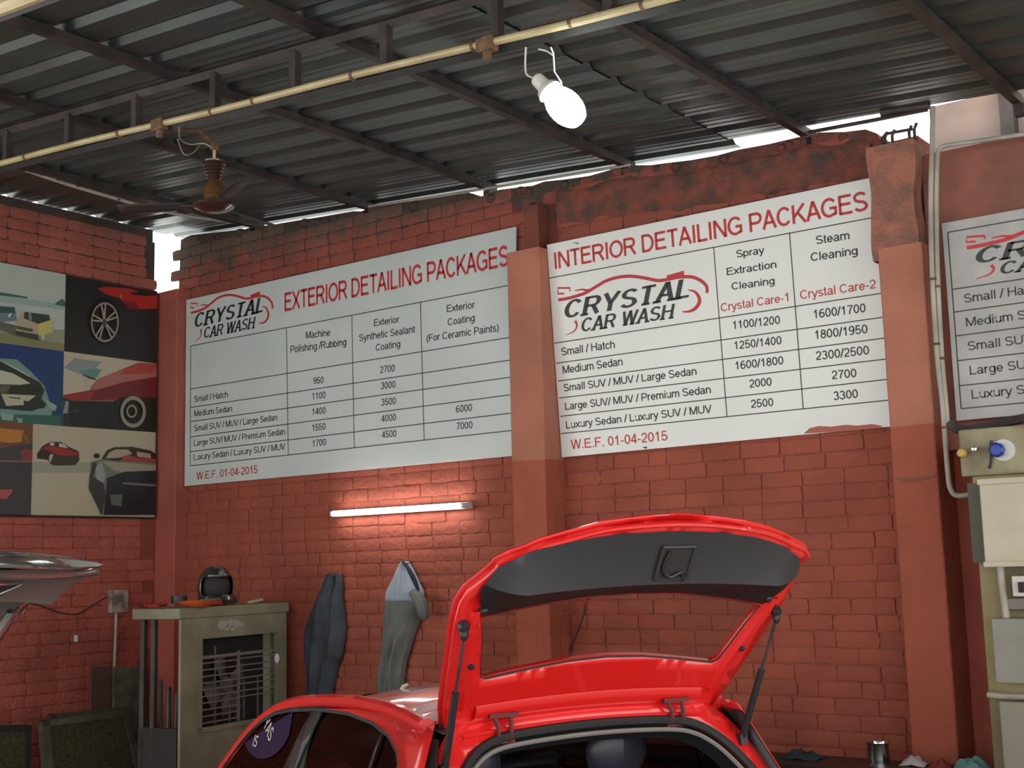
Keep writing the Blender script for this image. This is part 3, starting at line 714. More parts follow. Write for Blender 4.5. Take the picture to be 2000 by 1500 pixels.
# exterior board
pl1 = Plane(on_y(360, 950, -.035), (0, -1, 0), (0, 0, 1)); C1 = lambda x, y: (340+x*.36, 440+y*.36)
c_bl, c_tl = pl1.st(360, 949.5), pl1.st(360, 586.5); c_br, c_tr = pl1.st(1003.5, 890.5), pl1.st(1008, 442.5)
sg1 = sheet_board('price_board', pl1, [(0, c_bl[1]), (c_br[0], c_br[1]), (c_tr[0], c_tr[1]), (0, c_tl[1])], m_sign, 'large white board headed EXTERIOR DETAILING PACKAGES left of the middle pillar')
kk, rr = Ink(m_ink, sg1), Ink(m_inkr, sg1); T = .008
board_text(pl1, C1, [('EXTERIOR DETAILING PACKAGES', 600, 467, 1818, 218, 96, .018), ('W.E.F. 01-04-2015', 122, 1380, 453, 1345, 40, .005)], rr)
board_text(pl1, C1, [('Machine', 715, 615, 847, 600, 37, T), ('Polishing /Rubbing', 632, 693, 935, 652, 38, T), ('Exterior', 1085, 548, 1222, 527, 36, T), ('Synthetic Sealant', 1005, 630, 1307, 582, 37, T),
    ('Coating', 1095, 682, 1228, 660, 36, T), ('Exterior', 1480, 472, 1632, 449, 38, T), ('Coating', 1485, 545, 1632, 520, 38, T), ('(For Ceramic Paints)', 1370, 633, 1762, 574, 38, T),
    ('950', 755, 862, 812, 857, 35, T), ('1100', 750, 945, 822, 937, 35, T), ('1400', 750, 1030, 823, 1021, 35, T), ('1550', 750, 1117, 823, 1108, 35, T), ('1700', 752, 1202, 826, 1192, 35, T),
    ('2700', 1118, 803, 1198, 793, 37, T), ('3000', 1122, 890, 1202, 881, 37, T), ('3500', 1124, 980, 1204, 970, 37, T), ('4000', 1125, 1068, 1205, 1059, 37, T), ('4500', 1127, 1155, 1207, 1147, 37, T),
    ('6000', 1530, 1017, 1617, 1007, 38, T), ('7000', 1533, 1110, 1620, 1101, 38, T),
    ('Small / Hatch', 110, 960, 292, 933, 32, T), ('Medium Sedan', 110, 1038, 315, 1010, 32, T), ('Small SUV / MUV / Large Sedan', 110, 1118, 560, 1058, 32, T),
    ('Large SUV/ MUV / Premium Sedan', 108, 1198, 603, 1135, 32, T), ('Luxury Sedan / Luxury SUV / MUV', 106, 1275, 603, 1217, 32, T)], kk)
S1 = lambda x, y: pl1.st(*C1(x, y))
for a in ((90, 655, 1812, 327), (92, 888, 1825, 608), (92, 988, 1827, 731), (92, 1065, 1828, 824), (92, 1148, 1830, 919), (90, 1228, 1832, 1019), (88, 1305, 1835, 1113),
          (90, 655, 88, 1305), (610, 560, 620, 1247), (965, 490, 978, 1207), (1337, 418, 1357, 1164)):
    put_line(kk, pl1, S1(*a[:2]), S1(*a[2:]), .0065)
A2 = lambda x, y: (1070+x*.165, 510+y*.165)
# logo on board 1: affine from the interior crop (three matched points)
def aff(src, dst):
    (x1, y1), (x2, y2), (x3, y3) = src; (a1, b1), (a2, b2), (a3, b3) = dst
    Mx = Matrix(((x1, y1, 1), (x2, y2, 1), (x3, y3, 1))).inverted(); A = Mx @ Vector((a1, a2, a3)); B = Mx @ Vector((b1, b2, b3))
    return lambda x, y: (A.x*x+A.y*y+A.z, B.x*x+B.y*y+B.z)
pl2 = Plane(on_y(1097, 893, -.03), (0, -1, -.064), (0, 0, 1))
L2 = lambda x, y: pl2.st(*A2(x, y))
# put all three logos through the same flat drawing: interior board coordinates first
g0, g1, g2 = L2(125, 460), L2(1885, 378), L2(205, 838)
A1 = lambda x, y: pl1.st(360+x*.1, 560+y*.1)
h0, h1, h2 = A1(130, 510), A1(1722, 432), A1(205, 1005)
a12 = aff((g0, g1, g2), (h0, h1, h2))
put_logo(kk, rr, pl1, lambda x, y: a12(*L2(x, y)))

# interior board, hung leaning forward at the top
C2 = lambda x, y: (1040+x*.37325, 340+y*.37325)
q = [pl2.st(1097, 893.5), pl2.st(1749, 832.5), pl2.st(1710, 345), pl2.st(1068, 478)]
sg2 = sheet_board('price_board', pl2, q, m_sign2, 'large white board headed INTERIOR DETAILING PACKAGES between the two pillars')
kk, rr = Ink(m_ink, sg2), Ink(m_inkr, sg2); S2 = lambda x, y: pl2.st(*C2(x, y)); T = .012
board_text(pl2, C2, [('INTERIOR DETAILING PACKAGES', 118, 498, 1760, 188, 86, .016), ('Crystal Care-1', 987, 720, 1340, 665, 42, .004), ('Crystal Care-2', 1402, 655, 1798, 597, 45, .004), ('W.E.F. 01-04-2015', 203, 1440, 708, 1393, 48, .004)], rr)
board_text(pl2, C2, [('Spray', 1068, 438, 1215, 415, 38, T), ('Extraction', 1018, 530, 1278, 490, 38, T), ('Cleaning', 1043, 607, 1268, 576, 38, T), ('Steam', 1485, 368, 1660, 340, 43, T), ('Cleaning', 1457, 457, 1703, 420, 43, T),
    ('1100/1200', 1050, 812, 1297, 783, 42, T), ('1250/1400', 1058, 918, 1305, 890, 42, T), ('1600/1800', 1063, 1024, 1315, 995, 42, T), ('2000', 1137, 1118, 1253, 1107, 42, T), ('2500', 1145, 1224, 1262, 1214, 42, T),
    ('1600/1700', 1473, 756, 1745, 722, 45, T), ('1800/1950', 1480, 864, 1755, 832, 45, T), ('2300/2500', 1485, 974, 1763, 943, 45, T), ('2700', 1568, 1074, 1697, 1062, 44, T), ('3300', 1577, 1183, 1705, 1170, 44, T),
    ('Small / Hatch', 153, 950, 432, 910, 40, T), ('Medium Sedan', 160, 1045, 473, 1000, 40, T), ('Small SUV / MUV / Large Sedan', 165, 1138, 860, 1050, 38, T),
    ('Large SUV/ MUV / Premium Sedan', 172, 1235, 935, 1146, 38, T), ('Luxury Sedan / Luxury SUV / MUV', 177, 1332, 940, 1248, 38, T)], kk)
for a in ((88, 545, 1812, 222), (115, 885, 1845, 621), (125, 990, 1850, 747), (135, 1083, 1860, 856), (140, 1172, 1866, 966), (145, 1268, 1876, 1072), (150, 1358, 1884, 1181),
          (948, 380, 1018, 1268), (1345, 307, 1417, 1227)):
    put_line(kk, pl2, S2(*a[:2]), S2(*a[2:]), .006)
put_logo(kk, rr, pl2, L2)
b = MB(); b.poly([pl2.at(*S2(*p), .002) for p in ((1420, 1358), (1450, 1330), (1500, 1318), (1560, 1322), (1640, 1312), (1700, 1316), (1780, 1308), (1830, 1318), (1820, 1330), (1700, 1340), (1560, 1350))])
b.build('paint_smear', mat('red_paint_smear', (0.42, 0.12, 0.08), .6), sg2, smooth=0)
for pp in (((205, 358), (245, 360), (240, 366)), ((575, 1430), (600, 1425), (598, 1438)), ((1822, 570), (1835, 528), (1842, 560))):
    MB().poly([pl2.at(*S2(*p), .002) for p in pp]).build('scuff', m_ink, sg2, smooth=0)

# third board, cut by the frame
pl3 = Plane(on_y(1868, 822, -.2), (0, -1, 0), (0, 0, 1))
C3 = lambda x, y: (1650+x*.4667, 200+y*.4667); S3 = lambda x, y: pl3.st(*C3(x, y))
hgt3 = pl3.st(1845, 435)[1]; wd3 = 1.75; x30 = min(0, pl3.st(1845, 435)[0])
sg3 = sheet_board('price_board', pl3, [(0, 0), (wd3, 0), (wd3, hgt3), (x30+.0, hgt3)], m_sign3, 'grey weathered price board cut off at the right edge above the valve panel')
kk, rr = Ink(m_ink, sg3), Ink(m_inkr, sg3)
bx = S3(443, 542)[0]; bl = S3(475, 1283); ztop = S3(443, 542)[1]
zrows = [S3(450, 783)[1], S3(455, 878)[1], S3(460, 978)[1], S3(465, 1082)[1], S3(470, 1187)[1], bl[1]]
bx = (bx+bl[0])/2
for z_ in [ztop]+zrows: put_line(kk, pl3, (bx, z_), (wd3-.05, z_), .006)
put_line(kk, pl3, (bx, ztop), (bx, bl[1]), .006); put_line(kk, pl3, (wd3-.05, ztop), (wd3-.05, bl[1]), .006)
for xc in (1.11, 1.41): put_line(kk, pl3, (xc, ztop), (xc, bl[1]), .006)
for txt, y0, wid in (('Small / Hatch', 840, .32), ('Medium Sedan', 940, .37), ('Small SUV / MUV / Large Sedan', 1040, .80), ('Large SUV/ MUV / Premium Sedan', 1142, .86), ('Luxury Sedan / Luxury SUV / MUV', 1243, .86)):
    s0 = S3(495+(y0-840)*.04, y0); s0 = (bx+.055, s0[1]); cap = abs(S3(495, y0-37)[1]-S3(495, y0)[1]); put_text(kk, pl3, txt, s0, (s0[0]+wid*1.15, s0[1]), cap, off=.004)
B3 = lambda x, y: pl3.st(1840+x*.1534, 410+y*.1534)
j0, j2 = B3(315, 482), B3(425, 880)
wdt = (g1[0]-g0[0])*((j2[1]-j0[1])/(g2[1]-g0[1]))
j0 = (j0[0], j0[1]); kx = .98*(j2[1]-j0[1])/(L2(325, 838)[1]-g0[1])
k3 = (j2[1]-j0[1])/(L2(210, 877)[1]-g0[1])
def t3(x, y):
    a, c = L2(x, y); return (j0[0]+(a-g0[0])*k3*1.34, j0[1]+(c-g0[1])*k3)
put_logo(kk, rr, pl3, t3)

# ------------------------------------------------------------------ photo collage on the left wall
XP = XL+.03
def L_(x, y, k=0): return on_x(x, y, XP+.0006*k)
PAL = {}
def pm(c):
    if c not in PAL:
        PAL[c] = mat('print_%d' % len(PAL), c, .35)
    return PAL[c]
def srgb(r, g, bb):
    f = lambda v: ((v/255+.055)/1.055)**2.4 if v > 10 else v/255/12.92
    return tuple(min(.9, f(v)*1.55) for v in (r, g, bb))
poster = thing('photo_poster', 'collage poster of car photographs on the left wall', 'poster', tuple(L_(150, 800)))
yR = -.145; z_t, z_b = L_(309, 570).z, L_(150, 1008).z; yC = L_(125, 687).y; yC3 = L_(64, 850).y; yLf = -2.3
z1 = L_(215, 698).z; z2 = L_(180, 837).z; z1b = L_(60, 692).z
MB().span((XP-.018, yLf, z_b), (XP-.001, yR, z_t)).build('backing_board', m_white, poster, smooth=0)
Q1 = lambda pts: [(x*.16, 500+y*.16) for x, y in pts]
Q2 = lambda pts: [(x*.2067, 700+y*.2067) for x, y in pts]
def photo(rect, shapes, base):
    y0, y1, z0, z1_ = rect; b = MB(); mats = [pm(base)]
    b.poly([(XP, y0, z0), (XP, y1, z0), (XP, y1, z1_), (XP, y0, z1_)])
    for k, (c, pts) in enumerate(shapes):
        m_ = pm(c)
        if m_ not in mats: mats.append(m_)
        b.cur = mats.index(m_)
        P = [L_(x, y, k+1) for x, y in pts]
        P = [Vector((p.x, min(max(p.y, y0), y1), min(max(p.z, z0), z1_))) for p in P]
        b.poly(P)
    b.build('photo_panel', mats, poster, smooth=0)
def ring(cx, cy, rx, ry, th, n=22, rot=0):
    out = []; inn = []
    for i in range(n+1):
        a = 2*math.pi*i/n; out.append((cx+rx*math.cos(a), cy+ry*math.sin(a))); inn.append((cx+(rx-th)*math.cos(a), cy+(ry-th*1.25)*math.sin(a)))
    return [[out[i], out[i+1], inn[i+1], inn[i]] for i in range(n)]
def disc(cx, cy, rx, ry, n=20): return [(cx+rx*math.cos(2*math.pi*i/n), cy+ry*math.sin(2*math.pi*i/n)) for i in range(n)]
G = srgb
# beach with two vans
sh = [(G(125, 150, 140), Q1([(-1200, 330), (0, 470), (800, 600), (800, 660), (0, 560), (-1200, 450)])), (G(60, 88, 80), Q1([(-1200, 380), (0, 440), (340, 500), (340, 520), (0, 480), (-1200, 430)])),
      (G(60, 88, 80), Q1([(660, 590), (700, 560), (760, 520), (800, 560), (800, 620)])),
      (G(125, 128, 108), Q1([(-1200, 620), (0, 780), (200, 900), (800, 900), (800, 1260), (-1200, 1000)])), (G(112, 110, 78), Q1([(-1200, 800), (0, 930), (800, 1080), (800, 1260), (-1200, 1200)])),
      (G(80, 84, 74), Q1([(0, 800), (200, 850), (520, 1040), (200, 980), (0, 900)])),
      (G(95, 108, 112), Q1([(-120, 600), (180, 620), (205, 790), (0, 810), (-120, 790)])), (G(50, 75, 72), Q1([(-100, 610), (180, 630), (185, 700), (-90, 690)])), (G(190, 195, 190), Q1([(100, 720), (145, 690), (110, 760)])),
      (G(150, 140, 118), Q1([(200, 780), (280, 680), (600, 720), (640, 830), (650, 940), (450, 970), (190, 930)])), (G(46, 60, 54), Q1([(300, 680), (600, 720), (610, 790), (470, 830), (290, 760)])),
      (G(110, 120, 108), Q1([(350, 690), (380, 695), (390, 790), (350, 775)])), (G(165, 162, 90), Q1([(470, 830), (620, 780), (650, 850), (640, 930), (460, 980)])), (G(175, 135, 90), Q1([(400, 820), (460, 840), (450, 880), (400, 860)])),
      (G(70, 72, 58), Q1([(200, 850), (400, 890), (400, 930), (200, 890)])), (G(55, 55, 45), Q1([(190, 910), (470, 960), (470, 1030), (200, 960)])), (G(160, 158, 140), Q1(disc(522, 980, 22, 50))), (G(150, 148, 130), Q1(disc(630, 900, 22, 50)))]
photo((yLf, yC, z1, z_t), sh, G(152, 162, 152))
# red car and alloy wheel
sh = [(G(150, 38, 32), Q1([(1190, 400), (1300, 375), (1600, 400), (1780, 480), (1920, 480), (1920, 640), (1700, 650), (1560, 620), (1450, 510), (1300, 470)])), (G(40, 30, 26), Q1([(1600, 440), (1920, 440), (1920, 480), (1780, 490), (1600, 470)])),
      (G(105, 28, 28), Q1([(1500, 540), (1650, 560), (1700, 650), (1560, 640)])), (G(120, 90, 50), Q1(disc(1480, 490, 18, 35))), (G(18, 20, 20), Q1(disc(1270, 800, 200, 290))), (G(26, 26, 25), Q1(disc(1285, 810, 165, 240)))]
sh += [(G(128, 118, 108), Q1(r_)) for r_ in ring(1280, 808, 172, 245, 20)]
for i in range(5):
    a = math.radians(-95+72*i); cx, cy = 1275, 800
    for da in (-.16, .16):
        e = (cx+160*math.cos(a+da), cy+232*math.sin(a+da)); n = (-math.sin(a)*10, math.cos(a)*10)
        sh.append((G(138, 128, 118), Q1([(cx-n[0], cy-n[1]), (e[0]-n[0], e[1]-n[1]), (e[0]+n[0], e[1]+n[1]), (cx+n[0], cy+n[1])])))
sh.append((G(70, 64, 60), Q1(disc(1275, 820, 28, 50))))
photo((yC, yR, z1, z_t), sh, G(33, 34, 34))
# white car against blue
sh = [(G(95, 125, 118), Q2([(0, 0), (160, 10), (300, 130), (420, 260), (470, 420), (560, 560), (300, 660), (0, 660)])), (G(150, 158, 130), Q2([(0, 20), (140, 80), (260, 150), (300, 190), (100, 100), (0, 60)])), (G(25, 55, 80), Q2([(420, 60), (585, 100), (585, 660), (470, 600), (520, 400)])),
      (G(45, 80, 70), Q2([(-900, 500), (580, 540), (580, 660), (-900, 660)])), (G(110, 135, 130), Q2([(0, 520), (130, 530), (120, 590), (20, 580)])), (G(110, 140, 130), Q2([(160, 560), (215, 570), (210, 620), (170, 620)])), (G(120, 140, 130), Q2([(420, 380), (540, 450), (520, 500), (460, 460)])),
      (G(36, 42, 36), Q2([(-900, -60), (0, 25), (140, 100), (380, 230), (420, 300), (390, 380), (440, 440), (300, 500), (60, 480), (-900, 400)])), (G(158, 160, 140), Q2([(-900, 60), (0, 110), (120, 140), (290, 235), (200, 250), (-900, 220)])),
      (G(78, 76, 60), Q2([(0, 255), (110, 255), (75, 330), (0, 330)])), (G(38, 36, 26), Q2([(100, 260), (300, 250), (400, 290), (350, 345), (60, 335)])), (G(150, 150, 128), Q2([(10, 335), (340, 350), (225, 440), (60, 450)])), (G(50, 48, 40), Q2([(80, 360), (200, 375), (190, 385), (90, 372)])), (G(36, 38, 32), Q2([(220, 400), (430, 420), (420, 470), (240, 480)]))]
photo((yLf, yC, z2, z1), sh, G(32, 52, 92))
# pink classic
sh = [(G(112, 122, 120), Q2([(700, 0), (960, 30), (900, 100), (940, 180), (760, 150), (600, 90)])), (G(85, 115, 105), Q2([(760, 120), (900, 90), (960, 110), (900, 190), (780, 165)])),
      (G(120, 42, 42), Q2([(590, 345), (850, 300), (1000, 180), (1130, 110), (1310, 40), (1480, 50), (1480, 400), (590, 400)])), (G(140, 88, 80), Q2([(850, 280), (920, 195), (1060, 140), (1200, 90), (1330, 60), (1480, 80), (1480, 170), (1180, 220), (900, 300)])), (G(142, 60, 50), Q2([(1180, 100), (1310, 45), (1470, 50), (1470, 130), (1300, 150), (1130, 150)])),
      (G(95, 30, 34), Q2([(900, 300), (1200, 225), (1480, 180), (1480, 370), (1100, 375), (850, 400)])), (G(150, 150, 130), Q2([(790, 165), (850, 220), (840, 300), (800, 250)])), (G(20, 40, 34), Q2([(780, 150), (910, 195), (900, 205), (830, 185)])),
      (G(27, 29, 25), Q2([(650, 400), (1070, 405), (1150, 365), (1480, 370), (1480, 700), (650, 700)])), (G(34, 38, 36), Q2([(590, 370), (660, 390), (660, 660), (590, 660)])), (G(120, 118, 122), Q2([(620, 400), (650, 410), (640, 520), (590, 520)])), (G(60, 62, 56), Q2([(700, 495), (770, 490), (770, 500), (700, 508)]))]
sh += [(G(122, 118, 106), Q2(r_)) for r_ in ring(1258, 505, 122, 150, 30)] + [(G(125, 122, 112), Q2(r_)) for r_ in ring(1245, 500, 50, 62, 14)]
photo((yC, yR, z2, z1), sh, G(158, 150, 128))
# sunset shot with red car, far left
sh = [(G(150, 100, 40), Q2([(-600, 600), (230, 680), (200, 790), (100, 800), (-600, 700)])), (G(48, 50, 48), Q2([(-900, 830), (0, 850), (310, 800), (310, 960), (-900, 960)])), (G(110, 45, 45), Q2([(190, 880), (240, 850), (310, 870), (310, 985), (220, 980)])), (G(45, 45, 45), Q2([(-900, 960), (310, 985), (310, 1500), (-900, 1500)])),
      (G(110, 90, 90), Q2([(-300, 958), (310, 975), (310, 983), (-300, 968)])), (G(140, 62, 62), Q2([(-300, 1230), (80, 1240), (110, 1230), (120, 1260), (60, 1330), (-300, 1290)])), (G(90, 80, 30), Q2([(210, 700), (250, 720), (280, 800), (240, 800)]))]
photo((yLf, yC3, z_b, z2), sh, G(92, 60, 40))
# white panel: small red car, dark roadster
sh = [(G(128, 128, 112), Q2([(300, 980), (900, 980), (840, 1080), (300, 1080)])),
      (G(40, 28, 24), Q2([(350, 900), (400, 830), (470, 790), (580, 790), (660, 840), (745, 880), (750, 960), (710, 1010), (500, 1012), (450, 960), (350, 945)])), (G(120, 35, 28), Q2([(390, 860), (450, 820), (620, 850), (740, 890), (740, 920), (560, 920), (460, 870)])),
      (G(165, 160, 140), Q2([(465, 800), (510, 795), (515, 820), (480, 825)])), (G(150, 150, 135), Q2([(560, 800), (600, 805), (650, 850), (555, 835)])), (G(150, 145, 130), Q2(disc(487, 945, 25, 42))), (G(45, 44, 32), Q2([(470, 1000), (500, 920), (745, 930), (715, 1008)])),
      (G(42, 38, 26), Q2([(960, 950), (1010, 870), (1080, 838), (1250, 835), (1420, 870), (1475, 900), (1475, 970), (960, 970)])), (G(140, 132, 114), Q2([(1000, 945), (1030, 890), (1090, 860), (1210, 860), (1250, 900), (1120, 940)])), (G(135, 125, 108), Q2([(1290, 880), (1420, 900), (1430, 945), (1300, 930)])),
      (G(130, 58, 48), Q2([(1150, 940), (1210, 910), (1300, 940), (1475, 950), (1475, 1000), (1150, 980)])), (G(30, 28, 22), Q2(disc(915, 920, 30, 24))),
      (G(95, 98, 90), Q2([(860, 980), (960, 950), (1100, 970), (1475, 990), (1475, 1480), (950, 1480), (880, 1200)])), (G(128, 124, 104), Q2([(960, 970), (1475, 1010), (1475, 1060), (1180, 1080), (1080, 1060)])), (G(120, 128, 125), Q2([(890, 1020), (960, 980), (1000, 1100), (980, 1180), (920, 1160)])),
      (G(45, 48, 46), Q2([(850, 1100), (880, 980), (920, 990), (880, 1120), (980, 1180), (1000, 1300), (960, 1480), (840, 1230)])), (G(28, 32, 34), Q2([(1010, 1130), (1180, 1070), (1475, 1060), (1475, 1480), (980, 1480), (1000, 1300)])), (G(90, 92, 98), Q2([(1150, 1170), (1475, 1190), (1475, 1210), (1170, 1190)])), (G(78, 82, 80), Q2([(1040, 1290), (1160, 1280), (1150, 1400), (1050, 1380)]))]
photo((yC3, yR, z_b, z2), sh, G(150, 144, 122))
b = MB(); b.tube([(XP+.01, yLf, z_b-.006), (XP+.01, yR, z_b-.006)], .008, 4); b.build('lower_batten', m_steel, poster, smooth=0)

# ------------------------------------------------------------------ hatchback with its tailgate up
# car frame: u rearwards from the hinge line, v to the car's right, z up
def vs(z): # half width of the body side at height z
    if z >= .95: return .62+.155*((1.41-z)/.46)**.85 if z < 1.41 else .62
    if z >= .6: return .775+.03*(.95-z)/.35
    return .805-.05*((.6-z)/.4)**2
def taper(u):
    k = 1.0
    if u < -2.2: k -= .22*((-2.2-u)/.9)**2
    if u > .1: k -= .05*((u-.1)/.4)**2
    return k
ZC = [(-1.62, 1.275), (-1.45, 1.345), (-1.35, 1.385), (-1.0, 1.435), (-.65, 1.465), (-.3, 1.472), (-.12, 1.458), (0, 1.432), (.10, 1.42)]
def interp(t, x):
    if x <= t[0][0]: return t[0][1]
    for (a, c), (d, e) in zip(t, t[1:]):
        if x <= d: return c+(e-c)*(x-a)/(d-a)
    return t[-1][1]
def circ(cx, cz, r, a0, a1, n=10): return [(cx+r*math.cos(math.radians(a0+(a1-a0)*i/n)), cz+r*math.sin(math.radians(a0+(a1-a0)*i/n))) for i in range(n+1)]
GA0, GA1, GS0, GS1 = 51, 22, .5, .95
def gate_prof(s, a0, a1):
    n = 16; u = z = 0.0; ds = s/n
    for i in range(n):
        t = (i+.5)*ds; a = a0 if t < GS0 else a0+(a1-a0)*min(1, (t-GS0)/(GS1-GS0)); u += ds*math.cos(math.radians(a))*(1 if a1 > 0 or t < GS0 else 1.3); z += ds*math.sin(math.radians(a))
    t = s; a = a0 if t < GS0 else a0+(a1-a0)*min(1, (t-GS0)/(GS1-GS0)); return u, z, math.radians(a)
WIN = [(-.061, 1.235), (-.075, 1.275), (-.109, 1.306), (-.215, 1.347), (-.4, 1.374), (-.654, 1.385), (-.971, 1.376), (-1.246, 1.349), (-1.40, 1.325), (-1.514, 1.289), (-1.62, 1.245), (-1.70, 1.195), (-1.80, 1.12), (-1.90, 1.03), (-1.955, .965), (-1.0, .975), (-.20, .99), (-.10, 1.05), (-.065, 1.14)]
def scale_loop(lp, d):
    """move a closed loop inwards by d"""
    n = len(lp); ar = sum(lp[i][0]*lp[(i+1) % n][1]-lp[(i+1) % n][0]*lp[i][1] for i in range(n)); sg = 1 if ar > 0 else -1; out = []
    for i in range(n):
        a, p, c = Vector(lp[i-1]), Vector(lp[i]), Vector(lp[(i+1) % n]); n1 = (p-a).normalized(); n2 = (c-p).normalized()
        m = Vector((-(n1.y+n2.y), n1.x+n2.x)); m.normalize(); out.append(tuple(p+m*d*sg))
    return out
def make_car(name, label, loc, rz, paint, trim, a0=GA0, a1=GA1, red=True):
    car = thing(name, label, 'car', loc, rz)
    K = dict(parent=car, local=True)
    roofw = .605
    def roofmap(u, v): return Vector((u, v, interp(ZC, u)-(.085-.045*min(1, max(0, (u+.25)/.25)))*(abs(v)/roofw)**2.3*(1 if u > -1.3 else .8)))
    b = MB(); panel(b, [(-1.40, -.56), (-.012, -.59), (-.012, .59), (-1.40, .56)], [], roofmap, .07); b.build('roof', paint, solid=.003, **K)
    body_out = [(.08, 1.385), (.03, 1.395), (-.3, 1.405), (-.65, 1.397), (-1.0, 1.37), (-1.25, 1.345), (-1.35, 1.33), (-1.52, 1.265), (-1.71, 1.165), (-1.95, 1.01), (-2.1, .95), (-2.6, .90), (-2.92, .80), (-3.04, .62), (-3.06, .34), (-2.85, .24)] \
        + circ(-2.42, .27, .33, -5, 185)[0:0] + [(-2.76, .24)] + circ(-2.42, .28, .335, 185, -5, 12) + [(-2.07, .2), (-.55, .2)] + circ(-.20, .28, .335, 185, -5, 12) + [(.14, .24), (.40, .28), (.47, .42), (.46, .60), (.42, .75), (.36, .92), (.27, 1.04), (.185, 1.16), (.12, 1.27)]
    # raise the front of the outline to the measured silhouette
    for sg, nm in ((-1, 'left'), (1, 'right')):
        def smap(u, z, off=0.0, sg=sg):
            v = vs(min(z, 1.41))
            if z > 1.30: v -= .02*((z-1.30)/.11)**2
            return Vector((u, sg*(v*taper(u)-off), z))
        b = MB(); panel(b, body_out, [WIN], lambda u, z: smap(u, z), .09, flip=(sg < 0)); side = b.build('side_panel', paint, solid=.004, off=0, **K)
        b = MB(); panel(b, scale_loop(WIN, -.004), [scale_loop(WIN, .012)], lambda u, z: smap(u, z, .004), .06, flip=(sg < 0)); b.build('window_seal', m_rubber, solid=.008, off=0, **K)
        bp = [(-1.0, 1.372), (-.895, 1.378), (-.965, 1.155), (-1.02, .98), (-1.20, .98), (-1.10, 1.155)]
        b = MB(); panel(b, bp, [], lambda u, z: smap(u, z, .002), .06, flip=(sg < 0)); b.build('door_pillar', m_blackp, solid=.004, off=0, **K)
        qd = [(-.29, 1.36), (-.275, 1.36), (-.315, .99), (-.335, .99)]
        b = MB(); panel(b, qd, [], lambda u, z: smap(u, z, .002), .06, flip=(sg < 0)); b.build('quarter_divider', m_blackp, solid=.004, off=0, **K)
        inner = scale_loop(WIN, .004); fr = [p for p in inner if p[0] < -1.05]; rr_ = [p for p in inner if p[0] > -1.05]
        front = [(-1.05, 1.365)]+[p for p in inner[7:15]]+[(-1.1, .975)]
        rear = [(-.92, .978)]+[p for p in inner[16:]]+[p for p in inner[:6]]+[(-.94, 1.374)]
        for lp, gm, gn in ((front, m_glassd, 'front_window'), (rear, m_glassd, 'rear_window')):
            b = MB(); panel(b, lp, [], lambda u, z: smap(u, z, .012), .1, flip=(sg < 0)); o = b.build(gn, gm, **K)
            if sg < 0 and gn == 'front_window' and red:
                sunb = MB(); cx, cz = -1.47, 1.262
                pts = [(cx+.30*math.cos(math.radians(a)), cz+.01-.135*math.sin(math.radians(a))) for a in range(5, 176, 10)] + [(-1.62, 1.235), (-1.5, 1.285), (-1.38, 1.32), (-1.22, 1.34)]
                pts = [p for p in pts if inside(p, scale_loop(WIN, .01))]
                panel(sunb, pts, [], lambda u, z: smap(u, z, .008), .06, flip=True); sb = sunb.build('sunshade', mat('navy_window_film', (0.010, 0.016, 0.06), .25), **K)
                for txt, uu, zz, ang, hh in (('YAS', -1.50, 1.262, -22, .052), ('IS', -1.57, 1.175, 0, .045)):
                    vs_, fs_ = text_mesh(txt, .012); ca, sa = math.cos(math.radians(ang)), math.sin(math.radians(ang)); sc_ = hh/cap_h(.012)
                    tb = MB(); tb.add([smap(uu+(v.x*ca-v.y*sa)*sc_, zz+(v.x*sa+v.y*ca)*sc_, .0055) for v in vs_], fs_)
                    tb.build('lettering', m_white, parent=sb, local=True, smooth=0)
        ap = [(-.02, 1.375), (-.3, 1.398), (-.65, 1.402), (-1.0, 1.384), (-1.25, 1.357), (-1.40, 1.325), (-1.52, 1.287), (-1.63, 1.235), (-1.72, 1.178), (-1.83, 1.09), (-1.95, .995), (-2.06, .93)]
        b = MB(); b.tube([smap(u, z, .030)+Vector((0, 0, .012)) for u, z in smoothpath(ap, 3)], .030, 10); b.build('roof_rail', paint, **K)
        # door lines and sill
        b = MB()
        for ln in ([(-1.07, .975), (-1.07, .3)], [(-2.05, .94), (-2.03, .65), (-2.02, .3)], [(-.18, .98), (-.22, .8), (-.38, .62), (-.5, .45)]):
            b.tube([smap(*p, -.001) for p in smoothpath(ln, 3)], .004, 5)
        b.build('door_gap', m_rubber, **K)
        for hx in (-.98, -.30 if False else -.36):
            pass
        for hx in (-1.22, -.42):
            b = MB(); b.tube([smap(hx-.09, .87, -.012), smap(hx-.03, .87, -.03), smap(hx+.03, .87, -.03), smap(hx+.09, .87, -.012)], .011, 8); b.build('door_handle', paint, **K)
        b = MB(); c0 = smap(-1.93, .94, -.02); b.ell(c0+Vector((0, sg*.08, .0)), (.045, .085, .055)); b.build('wing_mirror', paint, **K)
        b = MB(); panel(b, [(.385, .93), (.30, 1.02), (.10, 1.02), (.17, .78), (.42, .76)], [], lambda u, z: smap(u, z, -.006), .06, flip=(sg < 0)); b.build('tail_lamp', mat('tail_lamp_red' + nm, (0.3, 0.01, 0.01), .1, coat=1), solid=.006, off=0, **K)
